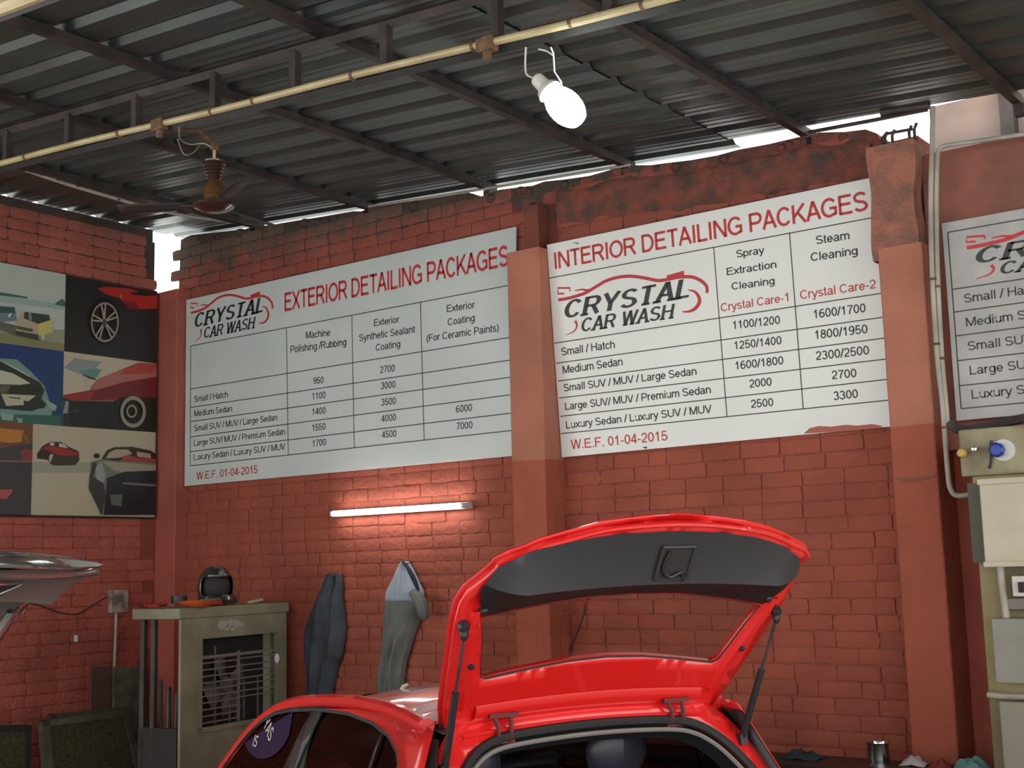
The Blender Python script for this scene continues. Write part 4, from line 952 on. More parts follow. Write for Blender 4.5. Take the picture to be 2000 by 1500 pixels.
        for wu in (-2.42, -.20):
            wc = Vector((wu, sg*.70, .275)); ax_ = (0, sg, 0)
            wl = MB().lathe([(.16, -.1), (.265, -.095), (.275, -.06), (.275, .05), (.262, .085), (.18, .09)], wc, ax_, 32).build('wheel', m_rubber, **K)
            b = MB(); b.lathe([(.18, .04), (.185, .088), (.17, .09), (.165, .06), (.05, .062), (.045, .078), (.0, .08)], wc, ax_, 28)
            for q in range(5):
                a = math.radians(72*q); b.box(wc+Vector((math.cos(a)*.11, sg*.07, math.sin(a)*.11)), (.13, .016, .035), Matrix.Rotation(-a, 3, 'Y'))
            b.build('rim', m_slat, parent=wl, local=True)
    def across(nm, pts, m_, crown=.02, wsc=1.0, n=10, **kk_):
        rows = []
        for u, z in pts:
            hw = vs(min(z, 1.40))*taper(u)*wsc
            rows.append([(u+(-crown if u < -1 else crown)*(1-(2*j/n-1)**2)*0, hw*(2*j/n-1), z+crown*(1-(2*j/n-1)**2)) for j in range(n+1)])
        b = MB(); b.grid(rows); return b.build(nm, m_, solid=.003, off=0, **K, **kk_)
    across('windscreen', [(-1.385, 1.335), (-1.55, 1.25), (-1.75, 1.13), (-1.95, 1.0), (-2.06, .955)], m_glassd, .045, .93)
    across('bonnet', [(-2.06, .955), (-2.3, .94), (-2.6, .90), (-2.85, .84), (-2.93, .79)], paint, .035, .985)
    across('front_bumper', [(-2.93, .79), (-3.0, .70), (-3.06, .60), (-3.08, .40), (-3.02, .26)], paint, .0, .99)
    across('rear_bumper', [(.40, .62), (.47, .60), (.50, .52), (.50, .36), (.44, .26)], paint, .0, .97)
    # rear frame round the load opening, in the raked plane of the closed tailgate
    RK = math.radians(35)
    def rmap(v, d, off=0.0):
        d2 = max(0, d-.55); dd = d-d2*.0
        return Vector((math.sin(RK)*d-off*math.cos(RK)-max(0, d-.5)*.25+.012, v, 1.405-math.cos(RK)*d-off*math.sin(RK)-.035*(v/.6)**2))
    half = [(.50, -.02), (.55, .02), (.60, .075), (.64, .15), (.675, .235), (.70, .31), (.735, .45), (.735, .70), (.70, .93)]
    outl = [(-x, y) for x, y in half[::-1]]+[(0, -.02)]+half
    hin = [(.25, .068), (.36, .072), (.43, .088), (.485, .118), (.535, .165), (.585, .24), (.612, .31), (.625, .45), (.61, .68), (.54, .80), (.40, .83)]
    hole = [(-x, y) for x, y in hin[::-1]]+[(0, .066)]+hin
    b = MB(); panel(b, outl[::-1], [hole[::-1]], lambda v, d: rmap(v, d), .06); b.build('rear_frame', paint, solid=.03, off=0, **K)
    b = MB(); sp = smoothpath([(*p,) for p in hole]+[hole[0]], 3); b.tube([rmap(v, d, -.016) for v, d in sp], .0155, 8); b.build('weather_strip', m_rubber, **K)
    hb = scale_loop(hole, .028); b = MB(); b.tube([rmap(v, d, .0) for v, d in smoothpath([tuple(p) for p in hb]+[tuple(hb[0])], 3)], .0085, 6); b.build('trim_edge', m_beige, **K)
    b = MB(); hb2 = scale_loop(hole, .012); sp = smoothpath([tuple(p) for p in hb2]+[tuple(hb2[0])], 2); b.grid([[rmap(v, d, o_) for v, d in sp] for o_ in (.0, .02, .09)]); b.build('opening_liner', m_blackp, **K)
    # gutter ridge above the opening, hinges
    b = MB(); b.tube([Vector((.052, v, 1.374-.03*(v/.6)**2)) for v in [-.50+.1*i for i in range(11)]], .010, 6); b.build('roof_gutter', paint, **K)
    for v in (-.352, .352):
        b = MB()
        for dv in (-.026, .022): b.tube([(.055, v+dv, 1.325), (.072, v+dv, 1.345), (.075, v+dv, 1.375), (.062, v+dv*1.2, 1.40), (.06, v+dv*1.4, 1.418)], [.012, .009, .009, .009, .012], 6)
        b.box((.055, v, 1.415), (.03, .11, .014)); b.box((.058, v, 1.335), (.014, .08, .024)); b.build('hinge', mat('dark_red_hinge', (0.13, 0.010, 0.010), .6) if red else paint, **K)
    # cabin: floor, sides, seats, parcel trims
    b = MB(); b.span((-2.0, -.68, .25), (.38, .68, .29)); b.span((-2.06, -.66, .3), (-2.0, .66, .95)); b.build('cabin_floor', m_blackp, **K)
    for sg in (-1, 1):
        b = MB(); b.grid([[Vector((u, sg*(vs(z)-.045)*taper(u), z)) for u in (-1.95, -1.0, -.2, .12, .34)] for z in (.28, .6, .93)]); b.build('door_lining', m_blackp, solid=.01, off=0, **K)
        b = MB(); b.grid([[Vector((u, sg*(vs(z)-.03), z)) for u in (.0+.1*(1.3-z), .10+.55*(1.36-z))] for z in (.93, 1.1, 1.25, 1.36)]); b.build('pillar_lining', m_blackp, solid=.01, off=0, **K)
        b = MB(); b.grid([[Vector((u, sg*(vs(z)-.03), z)) for u in (-1.06+.1*(1.36-z)*-1, -.93-.25*(1.36-z))] for z in (.93, 1.1, 1.25, 1.36)]); b.build('pillar_lining', m_beige, solid=.01, off=0, **K)
    b = MB(); panel(b, [(-1.4, -.55), (.03, -.56), (.03, .56), (-1.4, .55)], [], lambda u, v: roofmap(u, v)+Vector((0, 0, -.03)), .12); b.build('headliner', m_beige, **K)
    def seat(u0, v0, w_, hr, tilt=.22):
        st = MB(); st.box((u0-.25, v0, .50), (.50, w_, .14)); r_ = Matrix.Rotation(tilt, 3, 'Y')
        st.box(Vector((u0+.04, v0, .80)), (.13, w_, .60), r_); o = st.build('seat', m_seat, bevel=.04, **K)
        for hv in hr:
            b = MB(); rows = []
            for i in range(9):
                z = 1.10+.21*i/8; e = math.sin(math.pi*min(1, max(0, (i+.6)/9.2)))**.45; 
                rows.append([(u0+.15+.05*e*math.cos(a)+.02*(i/8), hv+.135*e*math.sin(a), z) for a in [2*math.pi*k/16 for k in range(17)]])
            b.grid(rows); b.poly(rows[0][:16]); b.poly(rows[-1][:16]); b.tube([(u0+.13, hv-.05, 1.05), (u0+.15, hv-.05, 1.13)], .006, 6); b.tube([(u0+.13, hv+.05, 1.05), (u0+.15, hv+.05, 1.13)], .006, 6)
            b.build('headrest', m_seat, parent=o, local=True)
    seat(-.42, 0, 1.15, (-.33, .30)); seat(-1.28, -.34, .48, (-.34,)); seat(-1.28, .34, .48, (.34,))
    b = MB(); b.lathe([(.18, -.012), (.195, 0), (.18, .012), (.17, 0)], (-1.72, .34, .86), (.8, 0, .6), 24); b.build('steering_wheel', m_blackp, **K)
    b = MB(); rows = [[(u, v, z) for v in (-.62, 0, .62)] for u, z in ((-1.75, .5), (-1.78, .86), (-1.9, .93), (-2.05, .95))]; b.grid(rows); b.build('dashboard', m_blackp, solid=.01, **K)
    b = MB(); c0 = roofmap(-1.0, -.25)-Vector((0, 0, .012)); b.tube([c0+Vector((.0, 0, .0)), c0+Vector((.02, .0, .018)), c0+Vector((.05, .0, .03)), c0+Vector((.062, .0, .029))], [.014, .012, .007, .003], 8); b.build('antenna', m_white, label='pale roof antenna', **K)
    # tailgate
    def G(v, s, n=0.0):
        u, z, a = gate_prof(s, a0, a1); bow = -.03*(v/.6)**2
        return Vector((u+.0+n*math.sin(a), v, 1.402+z+bow-n*math.cos(a)))     # n > 0 : towards the inside (down/back)
    hl = [(.545, 0.0), (.575, .10), (.60, .22), (.625, .36), (.645, .47), (.652, .555), (.645, .61), (.63, .66), (.625, .70), (.632, .735), (.60, .762), (.55, .778), (.48, .805), (.39, .835), (.28, .857), (.14, .874)]
    go = [(-x, y) for x, y in hl[::-1]]+[(x, y) for x, y in hl]; go.insert(16, (0, .886)) if False else None
    hll = [(x-.055*max(0, min(1, (y-.60)/.12))*(1 if x > .5 else .3), y-.02*max(0, min(1, (y-.68)/.06))*(1 if x > .3 else 0)) for x, y in hl]
    go = [(x, y) for x, y in hl]+[(0, .880)]+[(-x, y) for x, y in hll[::-1]]
    gl = [(.46, .212), (.485, .23), (.53, .40), (.557, .485), (.40, .503), (.20, .522), (0, .528)]
    gh = [(x, y) for x, y in gl]+[(-x, y) for x, y in gl[:-1][::-1]]+[(-.30, .228), (-.15, .243), (0, .249), (.15, .243), (.30, .228)]
    frame_hole = gh
    b = MB(); panel(b, go, [frame_hole], lambda v, s: G(v, s, .0), .05)
    gate = b.build('tailgate', paint, solid=.024, off=0, **K)
    KG = dict(parent=gate, local=True)
    b = MB(); panel(b, scale_loop(go, -.012), [scale_loop(frame_hole, -.01)], lambda v, s: G(v, s, -.014-.008*max(0, 1-abs(v)/.7)), .06); b.build('outer_skin', paint, solid=.006, **KG)
    # rolled rim along the free edge
    rimp = [p for p in hl[9:]]+[(0, .880)]+[(-x, y) for x, y in hll[9:][::-1]]
    b = MB(); b.tube([G(v, s, .004) for v, s in smoothpath(rimp, 3)], .010, 8); b.build('edge_rim', paint, **KG)
    b = MB(); panel(b, scale_loop(frame_hole, -.012), [], lambda v, s: G(v, s, -.014), .12); b.build('rear_glass', m_glassc, **KG)
    b = MB(); b.tube([G(v, s, .008) for v, s in frame_hole+[frame_hole[0]]], .0045, 5); b.build('glass_seal', m_rubber, **KG)
    # raised rib inside the frame on each side
    for sg in (-1, 1):
        b = MB(); b.grid([[G(sg*(x+dx), y, h_) for dx, h_ in ((-.022, .012), (-.012, .026), (.010, .026), (.02, .012))] for x, y in ((.505, .10), (.525, .22), (.56, .36), (.59, .46), (.59, .53))]); b.build('side_rib', paint, **KG)
        for (x, y) in ((.565, .525),):
            b = MB(); b.lathe([(.017, 0), (.017, .012), (.009, .02)], G(sg*x, y, .012), (G(0, y, 1)-G(0, y, 0)), 14); b.build('rubber_stop', m_blackp, **KG)
        b = MB(); b.lathe([(.011, 0), (.011, .008), (.004, .012)], G(sg*.545, .30, .026), (G(0, .3, 1)-G(0, .3, 0)), 12); b.build('rubber_stop', m_blackp, **KG)
    b = MB(); b.grid([[G(v, s, h_+.004) for v in [-.46+.092*i for i in range(11)]] for s, h_ in ((.03, .013), (.05, .024), (.085, .022), (.10, .012))]); b.build('cross_rib', paint, **KG)
    # inner trim : glass side face, crease, free-edge face
    th = [(.562, .49), (.575, .53), (.60, .585), (.615, .635), (.60, .69), (.575, .735), (.48, .768), (.36, .795), (.2, .815)]
    to = th+[(0, .822)]+[(-x, y) for x, y in th[::-1]]+[(-.40, .508), (-.20, .526), (0, .532), (.20, .526), (.40, .508)]
    def trim_n(v, s):
        e = min(1, max(0, (.62-abs(v))/.12)); s0 = .532-.04*(v/.56)**2; s1 = .852-.085*(v/.56)**2; sc = .665
        if s < sc: k = (s-s0)/(sc-s0)
        else: k = (s1-s)/(s1-sc)
        return .012+.085*max(0, min(1, k))*(e**.5)
    lo = [(.562, .49), (.575, .53), (.60, .585), (.615, .635), (.612, .665)]; lo = lo+[(-x, y) for x, y in lo[::-1]]+[(-.40, .508), (-.20, .526), (0, .532), (.20, .526), (.40, .508)]
    up = [(.612, .665), (.608, .69), (.590, .735), (.50, .782), (.37, .818), (.2, .843)]; up = up+[(0, .852)]+[(-x, y) for x, y in up[::-1]]
    b = MB(); panel(b, up, [], lambda v, s: G(v, s, trim_n(v, s)), .03); tr = b.build('inner_trim', trim, smooth=60, **KG)
    b = MB(); panel(b, lo, [], lambda v, s: G(v, s, trim_n(v, s)), .03); b.build('trim_glass_side', m_trimlo if red else trim, smooth=60, **KG)  # red car: this face of the one trim is coloured darker for shade
    KT = dict(parent=tr, local=True)
    # pull pocket
    pv, pw = (.035, .062) if red else (-.02, .16)
    s0_, s1_ = (.69, .80) if red else (.695, .765)
    b = MB(); lp = [G(v, s, trim_n(v, s)+.006) for v, s in ((pv-pw, s0_), (pv+pw, s0_), (pv+pw*1.0, s1_), (pv-pw*1.0, s1_), (pv-pw, s0_))]
    b.tube(lp, .008 if red else .006, 6); b.build('pocket_rim', m_trimk if red else m_chrome, **KT)
    b = MB(); b.poly([G(v, s, trim_n(v, s)+.004) for v, s in ((pv-pw, s0_), (pv+pw, s0_), (pv+pw, s1_), (pv-pw, s1_))]); b.build('pull_pocket', m_dark, **KT)
    if red:
        b = MB(); b.tube(smoothpath([tuple(G(v, s, trim_n(v, s)+.012)) for v, s in ((pv-.035, .79), (pv-.045, .73), (pv-.01, .70), (pv+.03, .715), (pv+.045, .685))]), .006, 6); b.box(G(pv+.005, .765, .03), (.03, .06, .02)); b.build('latch_handle', m_blackp, **KT)
    for sg in ((-1, 1) if red else ()):
        p0 = Vector((.115, sg*.60, 1.262)); p1 = G(sg*.622, .475, .035); d_ = p1-p0
        b = MB(); b.tube([p0, p0+d_*.56], .0125, 10); b.box(p0, (.03, .03, .04)); stt = b.build('gas_strut', m_blackp, **K)
        b = MB(); b.tube([p0+d_*.55, p1], .0055, 8); b.build('strut_rod', m_steel, parent=stt, local=True)
        b = MB(); b.lathe([(.018, -.012), (.02, 0), (.016, .014), (.006, .018)], p1-(G(0, .475, 1)-G(0, .475, 0))*.012, (G(0, .475, 1)-G(0, .475, 0)), 14); b.ell(p1-d_.normalized()*.02, (.014, .014, .02)); b.build('strut_socket', m_blackp, parent=stt, local=True)
    return car
RZ = math.atan2(-math.cos(math.radians(66)), math.sin(math.radians(66)))
make_car('hatchback_car', 'red hatchback with its tailgate raised, parked in front of the brick wall', (-2.615, -2.67, 0), RZ, m_paint, m_trimk)
make_car('hatchback_car', 'grey hatchback, only its raised tailgate showing at the left edge', (-3.57, -4.90, 0), math.radians(30), m_paintg, m_trimg, a0=60, a1=-50, red=False)

# ------------------------------------------------------------------ air cooler in the corner
A_ = Vector((-6.72, -1.165)); Bq = Vector((-6.90, -.10)); dW = (Bq-A_).normalized(); W_ = (Bq-A_).length; dD = Vector((-dW.y, dW.x))   # dD points left, away from the grille face
dD = Vector((-.986, -.168)); DEP = .34; ZT = 1.70
cooler = thing('air_cooler', 'tall olive-grey metal air cooler with a barred front grille, helmet on top', 'cooler', (A_.x-.15, A_.y+.5, 0))
def cp(w_, d_, z, out=0.0): p = A_+dW*w_+dD*d_-dD*out; return Vector((p.x, p.y, z))
def cbox(mb, w0, w1, d0, d1, z0, z1):
    vs_ = [cp(w, d, z) for w in (w0, w1) for d in (d0, d1) for z in (z0, z1)]
    mb.add(vs_, [(0,1,3,2),(4,6,7,5),(0,4,5,1),(2,3,7,6),(0,2,6,4),(1,5,7,3)])
# grille window from the photograph on the front face
nF = Vector((-dD.x, -dD.y, 0)); P0 = Vector((A_.x, A_.y, 0))
def cst(x, y): q_ = on_pl(x, y, P0, nF); return (Vector((q_.x, q_.y))-A_).dot(dW), q_.z
gw0, gz1 = cst(391, 1247); gw1, _z = cst(537, 1236); _w, gz0 = cst(398, 1420); gz1 = (gz1+_z)/2
b = MB(); outl_ = [(0, .0), (W_, .0), (W_, ZT-.07), (0, ZT-.07)]; hole_ = [(gw0, gz0), (gw1, gz0), (gw1, gz1), (gw0, gz1)]
panel(b, outl_, [hole_], lambda w, z: cp(w, 0, z), .25); b.build('front_panel', m_cooler, cooler, solid=.02, off=0, smooth=0)
b = MB(); cbox(b, -.03, W_+.02, -.02, DEP+.04, ZT-.07, ZT); b.build('lid', m_cooler, cooler, smooth=0, bevel=.008)
b = MB(); cbox(b, W_-.02, W_, 0, DEP, 0, ZT-.07); b.build('side_panel', m_cooler, cooler, smooth=0)
for d0 in (DEP-.04, DEP*.62):
    b = MB(); cbox(b, 0, .03, d0, d0+.035, 0, ZT-.07); b.build('corner_post', m_steel, cooler, smooth=0)
b = MB(); cbox(b, 0, .03, .02, DEP, 0, .95); b.build('lower_panel', m_dark, cooler, smooth=0)
b = MB(); cbox(b, 0, W_, .30, DEP, .0, .6); b.build('water_tank', m_cooler, cooler, smooth=0)
fr_ = MB(); t_ = .018
for (w0, w1, z0, z1_) in ((gw0-t_, gw0, gz0-t_, gz1+t_), (gw1, gw1+t_, gz0-t_, gz1+t_), (gw0, gw1, gz1, gz1+t_), (gw0-t_, gw1+t_, gz0-.03, gz0)): cbox(fr_, w0, w1, -.022, .01, z0, z1_)
grille = fr_.build('grille_frame', m_cooler, cooler, smooth=0)
wm = gw0+(gw1-gw0)*.5
b = MB(); cbox(b, wm-.012, wm+.012, .0, .012, gz0, gz1-.10); b.build('mullion', m_slat, grille, smooth=0)
b = MB(); cbox(b, gw0, gw1, -.01, .012, gz1-.13, gz1-.11); b.build('slat', m_slat, grille, smooth=0)
gh_ = gz1-gz0
for i in range(10):
    z = gz1-.15-.042*i-.012
    b = MB(); cbox(b, gw0, wm-.012, -.004, .008, z, z+.009); b.build('slat', m_slat, grille, smooth=0)
    if i < 7:
        z2_ = z-.004*(i % 2); b = MB(); cbox(b, wm+.012, gw1, -.004, .008, z2_+.006, z2_+.015); b.build('slat', m_slat, grille, smooth=0)
for k in range(4):
    w_ = gw0+(gw1-gw0)*(.22+.19*k); b = MB(); cbox(b, w_, w_+.008, .02, .03, gz0, gz0+gh_*(.9 if k == 0 else .48)); b.build('vertical_vane', m_slat, grille, smooth=0)
b = MB(); cbox(b, gw0-.03, gw1+.03, .13, .14, gz0-.03, gz1+.03); cbox(b, gw0-.03, gw0-.02, .02, .14, gz0, gz1); b.build('inner_duct', m_dark, cooler, smooth=0)
fcn = cp((gw0+gw1)/2-.02, .10, gz0+gh_*.42); b = MB()
b.lathe([(.05, -.02), (.06, 0), (.05, .03)], fcn, nF, 16)
for k in range(4):
    a = math.radians(90*k+20); e = Vector((dW.x, dW.y, 0))*math.cos(a)+Vector((0, 0, 1))*math.sin(a); f_ = Vector((dW.x, dW.y, 0))*-math.sin(a)+Vector((0, 0, 1))*math.cos(a)
    b.grid([[fcn+e*r_+f_*s_*.09*(.5+r_*2)+nF*(.02*s_) for s_ in (-1, 0, 1)] for r_ in (.05, .13, .2)])
b.build('fan_wheel', m_slat, cooler, solid=.004)
b = MB(); q_ = cst(536, 1286); b.ell(cp(q_[0], -.02, q_[1]), (.018, .022, .034)); b.build('tag', m_white, cooler, label='small white tag')
b = MB()
for (w_, z, r_) in ((.40, 1.575, .035), (.47, 1.58, .03), (.53, 1.575, .028), (.44, 1.555, .02), (.585, 1.57, .02), (.50, 1.55, .022)):
    b.poly([cp(w_+r_*1.4*math.cos(a)*(.8+.3*rnd.random()), -.0115, z+r_*math.sin(a)*(.7+.4*rnd.random())) for a in [math.radians(40*k) for k in range(9)]])
b.build('scraped_label', mat('peeled_sticker', (0.33, 0.34, 0.31), .6), cooler, smooth=0)
# things on the lid
hc = cp(.50, .14, ZT+.125)
t = thing('helmet', 'black motorcycle helmet with open visor on top of the air cooler', 'helmet', (hc.x, hc.y, ZT))
fwd = (CAM-hc); fwd.z = 0; fwd = fwd.normalized(); fwd = (Matrix.Rotation(math.radians(18), 3, 'Z') @ fwd); sd = Vector((-fwd.y, fwd.x, 0))
m_helm = mat('black_helmet_gloss', (0.022, 0.022, 0.022), .22, coat=.8, scale=14, col2=(0.032, 0.03, 0.026))
b = MB(); rows = []
for i in range(15):
    th_ = math.pi*(.0+.80*i/14); row = []
    for k in range(25):
        a = -math.pi+2*math.pi*k/24; rx, ry, rz_ = .145, .115, .145
        p = hc+fwd*(math.sin(th_)*math.cos(a)*rx)+sd*(math.sin(th_)*math.sin(a)*ry)+Vector((0, 0, math.cos(th_)*rz_-.005))
        if p.z < ZT+.012: p.z = ZT+.012
        row.append(p)
    rows.append(row)
mb_ = MB(); mb_.grid(rows)
keep = []
for f in mb_.f:
    c_ = sum((mb_.v[i] for i in f), Vector((0, 0, 0)))/4-hc; ca = c_.dot(fwd)/max(1e-6, math.hypot(c_.dot(fwd), c_.dot(sd)))
    if not (-.052 < c_.z < .052 and ca > .42): keep.append(f)
mb_.f = keep; mb_.mi = [0]*len(keep); mb_.build('shell', m_helm, t, solid=.006)
b = MB(); b.ell(hc+Vector((0, 0, .0)), (.095, .095, .11)); b.build('lining', m_dark, t)
b = MB(); b.tube(smoothpath([tuple(hc+fwd*(.15*math.cos(a))+sd*(.115*math.sin(a))+Vector((0, 0, -.085))) for a in (-1.25, -.7, 0, .7, 1.25)]), .034, 10); b.build('chin_bar', m_helm, t)
b = MB(); b.lathe([(.02, 0), (.02, .01)], hc+fwd*.118+Vector((0, 0, .085)), fwd+Vector((0, 0, .6)), 12); b.build('vent', m_trimg, t)
def topthing(name, w_, d_, label, cat): p = cp(w_, d_, ZT); return thing(name, label, cat, tuple(p)), p
m_or = mat('orange_plastic', (0.62, 0.10, 0.02), .4); m_orr = mat('red_plastic', (0.38, 0.03, 0.025), .45)
t, p = topthing('plate', .16, .0, 'orange plastic plate on the air cooler, nearer its left corner', 'plate')
MB().lathe([(.06, 0), (.085, .014), (.120, .034), (.124, .042), (.116, .040), (.08, .022), (.0, .014)], p, (0, 0, 1), 28).build('dish', m_or, t)
t, p = topthing('sanding_block', .33, .02, 'red-orange tool lying between the plate and the helmet', 'tool')
MB().box(p+Vector((0, 0, .022)), (.07, .14, .03), Matrix.Rotation(.3, 3, 'Z')).build('body', m_orr, t, bevel=.008); MB().box(p+Vector((0, 0, .045)), (.03, .20, .008), Matrix.Rotation(.1, 3, 'Z')).build('blade', m_slat, t)
t, p = topthing('tape_roll', .21, .20, 'dark roll of tape behind the orange plate', 'tape')
MB().lathe([(.022, .027), (.022, .075), (.052, .075), (.052, .027)], p, (0, 0, 1), 20).build('roll', m_blackp, t)
t, p = topthing('cloth', .0, .22, 'crumpled red cloth at the left end of the cooler lid', 'cloth')
b = MB(); rows = [[p+Vector((-.10+.20*j/9+.0, -.02+.10*i/5-.05*j/9, .022+.03*abs(noise.noise(Vector((i*.7, j*.5, 2))))+(.0 if 0 < i < 5 else -.01))) for j in range(10)] for i in range(6)]
b.grid(rows); b.build('fold', m_orr, t, solid=.008)
t, p = topthing('putty_knife', .80, .05, 'pale wooden stick beside the helmet at the right of the cooler lid', 'tool')
MB().box(p+Vector((0, 0, .018)), (.03, .16, .018), Matrix.Rotation(.15, 3, 'Z') @ Matrix.Rotation(.1, 3, 'X')).build('handle', mat('pale_wood', (0.42, 0.38, 0.27), .6), t, bevel=.004)

# ------------------------------------------------------------------ clothes hanging on the brick wall
def garment(name, label, cat, rowspx, zend, m_, depth, seed, sleeve=None, m2=None, mid=None):
    rows = []; P_ = [(on_y(l, y, -.05), on_y(r_, y, -.05)) for y, l, r_ in rowspx]
    P_.append((Vector((P_[-1][0].x, -.05, zend)), Vector((P_[-1][1].x+.02, -.05, zend))))
    keys = [(a.z, a.x, c.x) for a, c in P_]; zs = [keys[0][0]+(keys[-1][0]-keys[0][0])*i/46 for i in range(47)]
    t = thing(name, label, cat, (keys[0][1], -.04, keys[0][0]))
    def lr(z):
        for (z0, a0_, c0_), (z1_, a1_, c1_) in zip(keys, keys[1:]):
            if z <= z0 and z >= z1_: k = (z0-z)/max(1e-6, z0-z1_); return a0_+(a1_-a0_)*k, c0_+(c1_-c0_)*k
        return keys[-1][1:]
    n = 26; front = []
    for i, z in enumerate(zs):
        l, r_ = lr(z); l += .008*noise.noise(Vector((z*9, seed, 0))); r_ += .008*noise.noise(Vector((z*9, seed+5, 0))); row = []
        for j in range(n+1):
            t_ = j/n; env = math.sin(math.pi*t_)**.5; dp = depth*env*(min(1, (i+2)/12))
            fold = .030*noise.noise(Vector((t_*5+seed, z*1.1, 0)))+.022*noise.noise(Vector((t_*11+z*1.5, z*1.7, seed)))+.014*math.sin(t_*17+3*noise.noise(Vector((seed, z*2, 0))))+.012*noise.noise(Vector((t_*4, z*14, seed)))
            row.append(Vector((l+(r_-l)*t_, -.012-dp-fold*env, z)))
        row.append(Vector((r_, -.006, z))); row.insert(0, Vector((l, -.006, z))); front.append([p-Vector((0, .016, 0)) for p in row])
    if mid:
        k = min(range(len(zs)), key=lambda q: abs(zs[q]-mid)); b = MB(); b.grid(front[:k+1]); b.build('upper_cloth', m_, t, solid=.004); b = MB(); b.grid(front[k:]); b.build('lower_cloth', m2, t, solid=.004)
    else: b = MB(); b.grid(front); b.build('cloth', m_, t, solid=.004)
    hk = P_[0]; c_ = (hk[0]+hk[1])/2
    MB().tube([(c_.x+.03, -.016, c_.z-.01), (c_.x+.03, -.09, c_.z-.015), (c_.x+.03, -.10, c_.z+.02)], .004, 6).build('hook', m_steel, t)
    return t, keys
m_c1 = mat('dark_blue_work_cloth', (0.055, 0.068, 0.078), .85, scale=5, col2=(0.03, 0.038, 0.045)); m_c2a = mat('pale_blue_cloth', (0.33, 0.40, 0.46), .8, scale=5, col2=(0.26, 0.32, 0.36)); m_c2b = mat('grey_green_cloth', (0.16, 0.17, 0.155), .85, scale=5, col2=(0.10, 0.11, 0.105))
garment('trousers', 'dark blue-grey work clothes hanging on the wall right of the cooler', 'clothes', [(1122, 633, 662), (1140, 629, 664), (1170, 620, 665), (1200, 607, 668), (1225, 597, 670), (1250, 594, 668), (1280, 595, 664), (1300, 599, 655), (1350, 603, 645)], 1.02, m_c1, .085, 2)
t, keys = garment('overalls', 'pale blue and grey overalls hanging on the wall under the tube light', 'clothes', [(1097, 783, 792), (1115, 772, 803), (1135, 763, 812), (1155, 754, 822), (1180, 751, 822), (1205, 749, 818), (1230, 748, 808), (1260, 746, 798), (1290, 742, 789), (1330, 738, 784)], 1.05, m_c2a, .09, 11, m2=m_c2b, mid=on_y(780, 1172, -.05).z)
b = MB(); s0 = on_y(806, 1158, -.13); s1 = on_y(820, 1172, -.15); s2 = on_y(826, 1192, -.13); s3 = on_y(829, 1206, -.1)
b.tube(smoothpath([tuple(p) for p in (s0, s1, s2, s3)], 4), [.02+.022*math.sin(.4+2.3*i/12) for i in range(13)], 10); b.build('sleeve', m_c2b, t)
b = MB(); b.tube(smoothpath([tuple(p) for p in (on_y(788, 1097, -.1), on_y(800, 1115, -.12), on_y(812, 1140, -.12), on_y(818, 1158, -.11))]), [.006+.010*math.sin(math.pi*i/12) for i in range(13)], 8); b.build('dark_collar', mat('black_navy_cloth', (0.012, 0.02, 0.03), .8), t)
garment_wire = MB().tube(smoothpath([tuple(on_y(*p, -.01)) for p in ((1150, 1156), (1143, 1190), (1128, 1235), (1112, 1275), (1108, 1330))]), .0035, 5).build('wire', m_steel, None, label='thin dark wire down the wall, seen through the raised rear window', cat='wire')

# ------------------------------------------------------------------ left wall fittings and things leaning in the corner
a_ = on_x(226, 1173, XL-.02); t = thing('socket_board', 'grubby white socket board on the left wall beside the grey tailgate', 'switchboard', tuple(a_))
p0, p1 = on_x(210, 1152, XL), on_x(244, 1196, XL)
MB().span((XL-.0, p0.y, p1.z), (XL+.045, p1.y, p0.z)).build('box', mat('grubby_ivory', (0.42, 0.34, 0.27), .6, scale=18, col2=(0.17, 0.12, 0.09)), t, bevel=.006)
for (x, y, r_) in ((226, 1171, .032), (237, 1171, .016)):
    q_ = on_x(x, y, XL+.045); MB().lathe([(r_, 0), (r_, .012), (r_*.5, .014)], q_, (1, 0, 0), 16).build('socket', m_trimg, t)
MB().tube([on_x(227, 1192, XL+.02), on_x(226, 1240, XL+.02), on_x(223, 1310, XL+.02), on_x(221, 1420, XL+.02)], .011, 8).build('conduit', m_pvcw, None, label='thin conduit below the socket board on the left wall', cat='conduit')
MB().tube(smoothpath([tuple(on_x(*p, XL+.01)) for p in ((30, 1172), (75, 1182), (115, 1196), (152, 1199), (185, 1180), (210, 1165))]), .005, 6).build('cable', m_steel, None, label='dark cable sagging across the left wall to the socket board', cat='cable')
t = thing('pull_switch', 'small white pull switch hanging on a cord on the left wall', 'switch', tuple(on_x(149, 1247, XL+.01)))
q_ = on_x(149, 1247, XL+.015); MB().box(q_, (.02, .028, .05)).build('switch_body', m_white, t, bevel=.006); MB().tube([on_x(151, 1199, XL+.012), q_+Vector((0, 0, .02))], .003, 5).build('cord', m_steel, t)
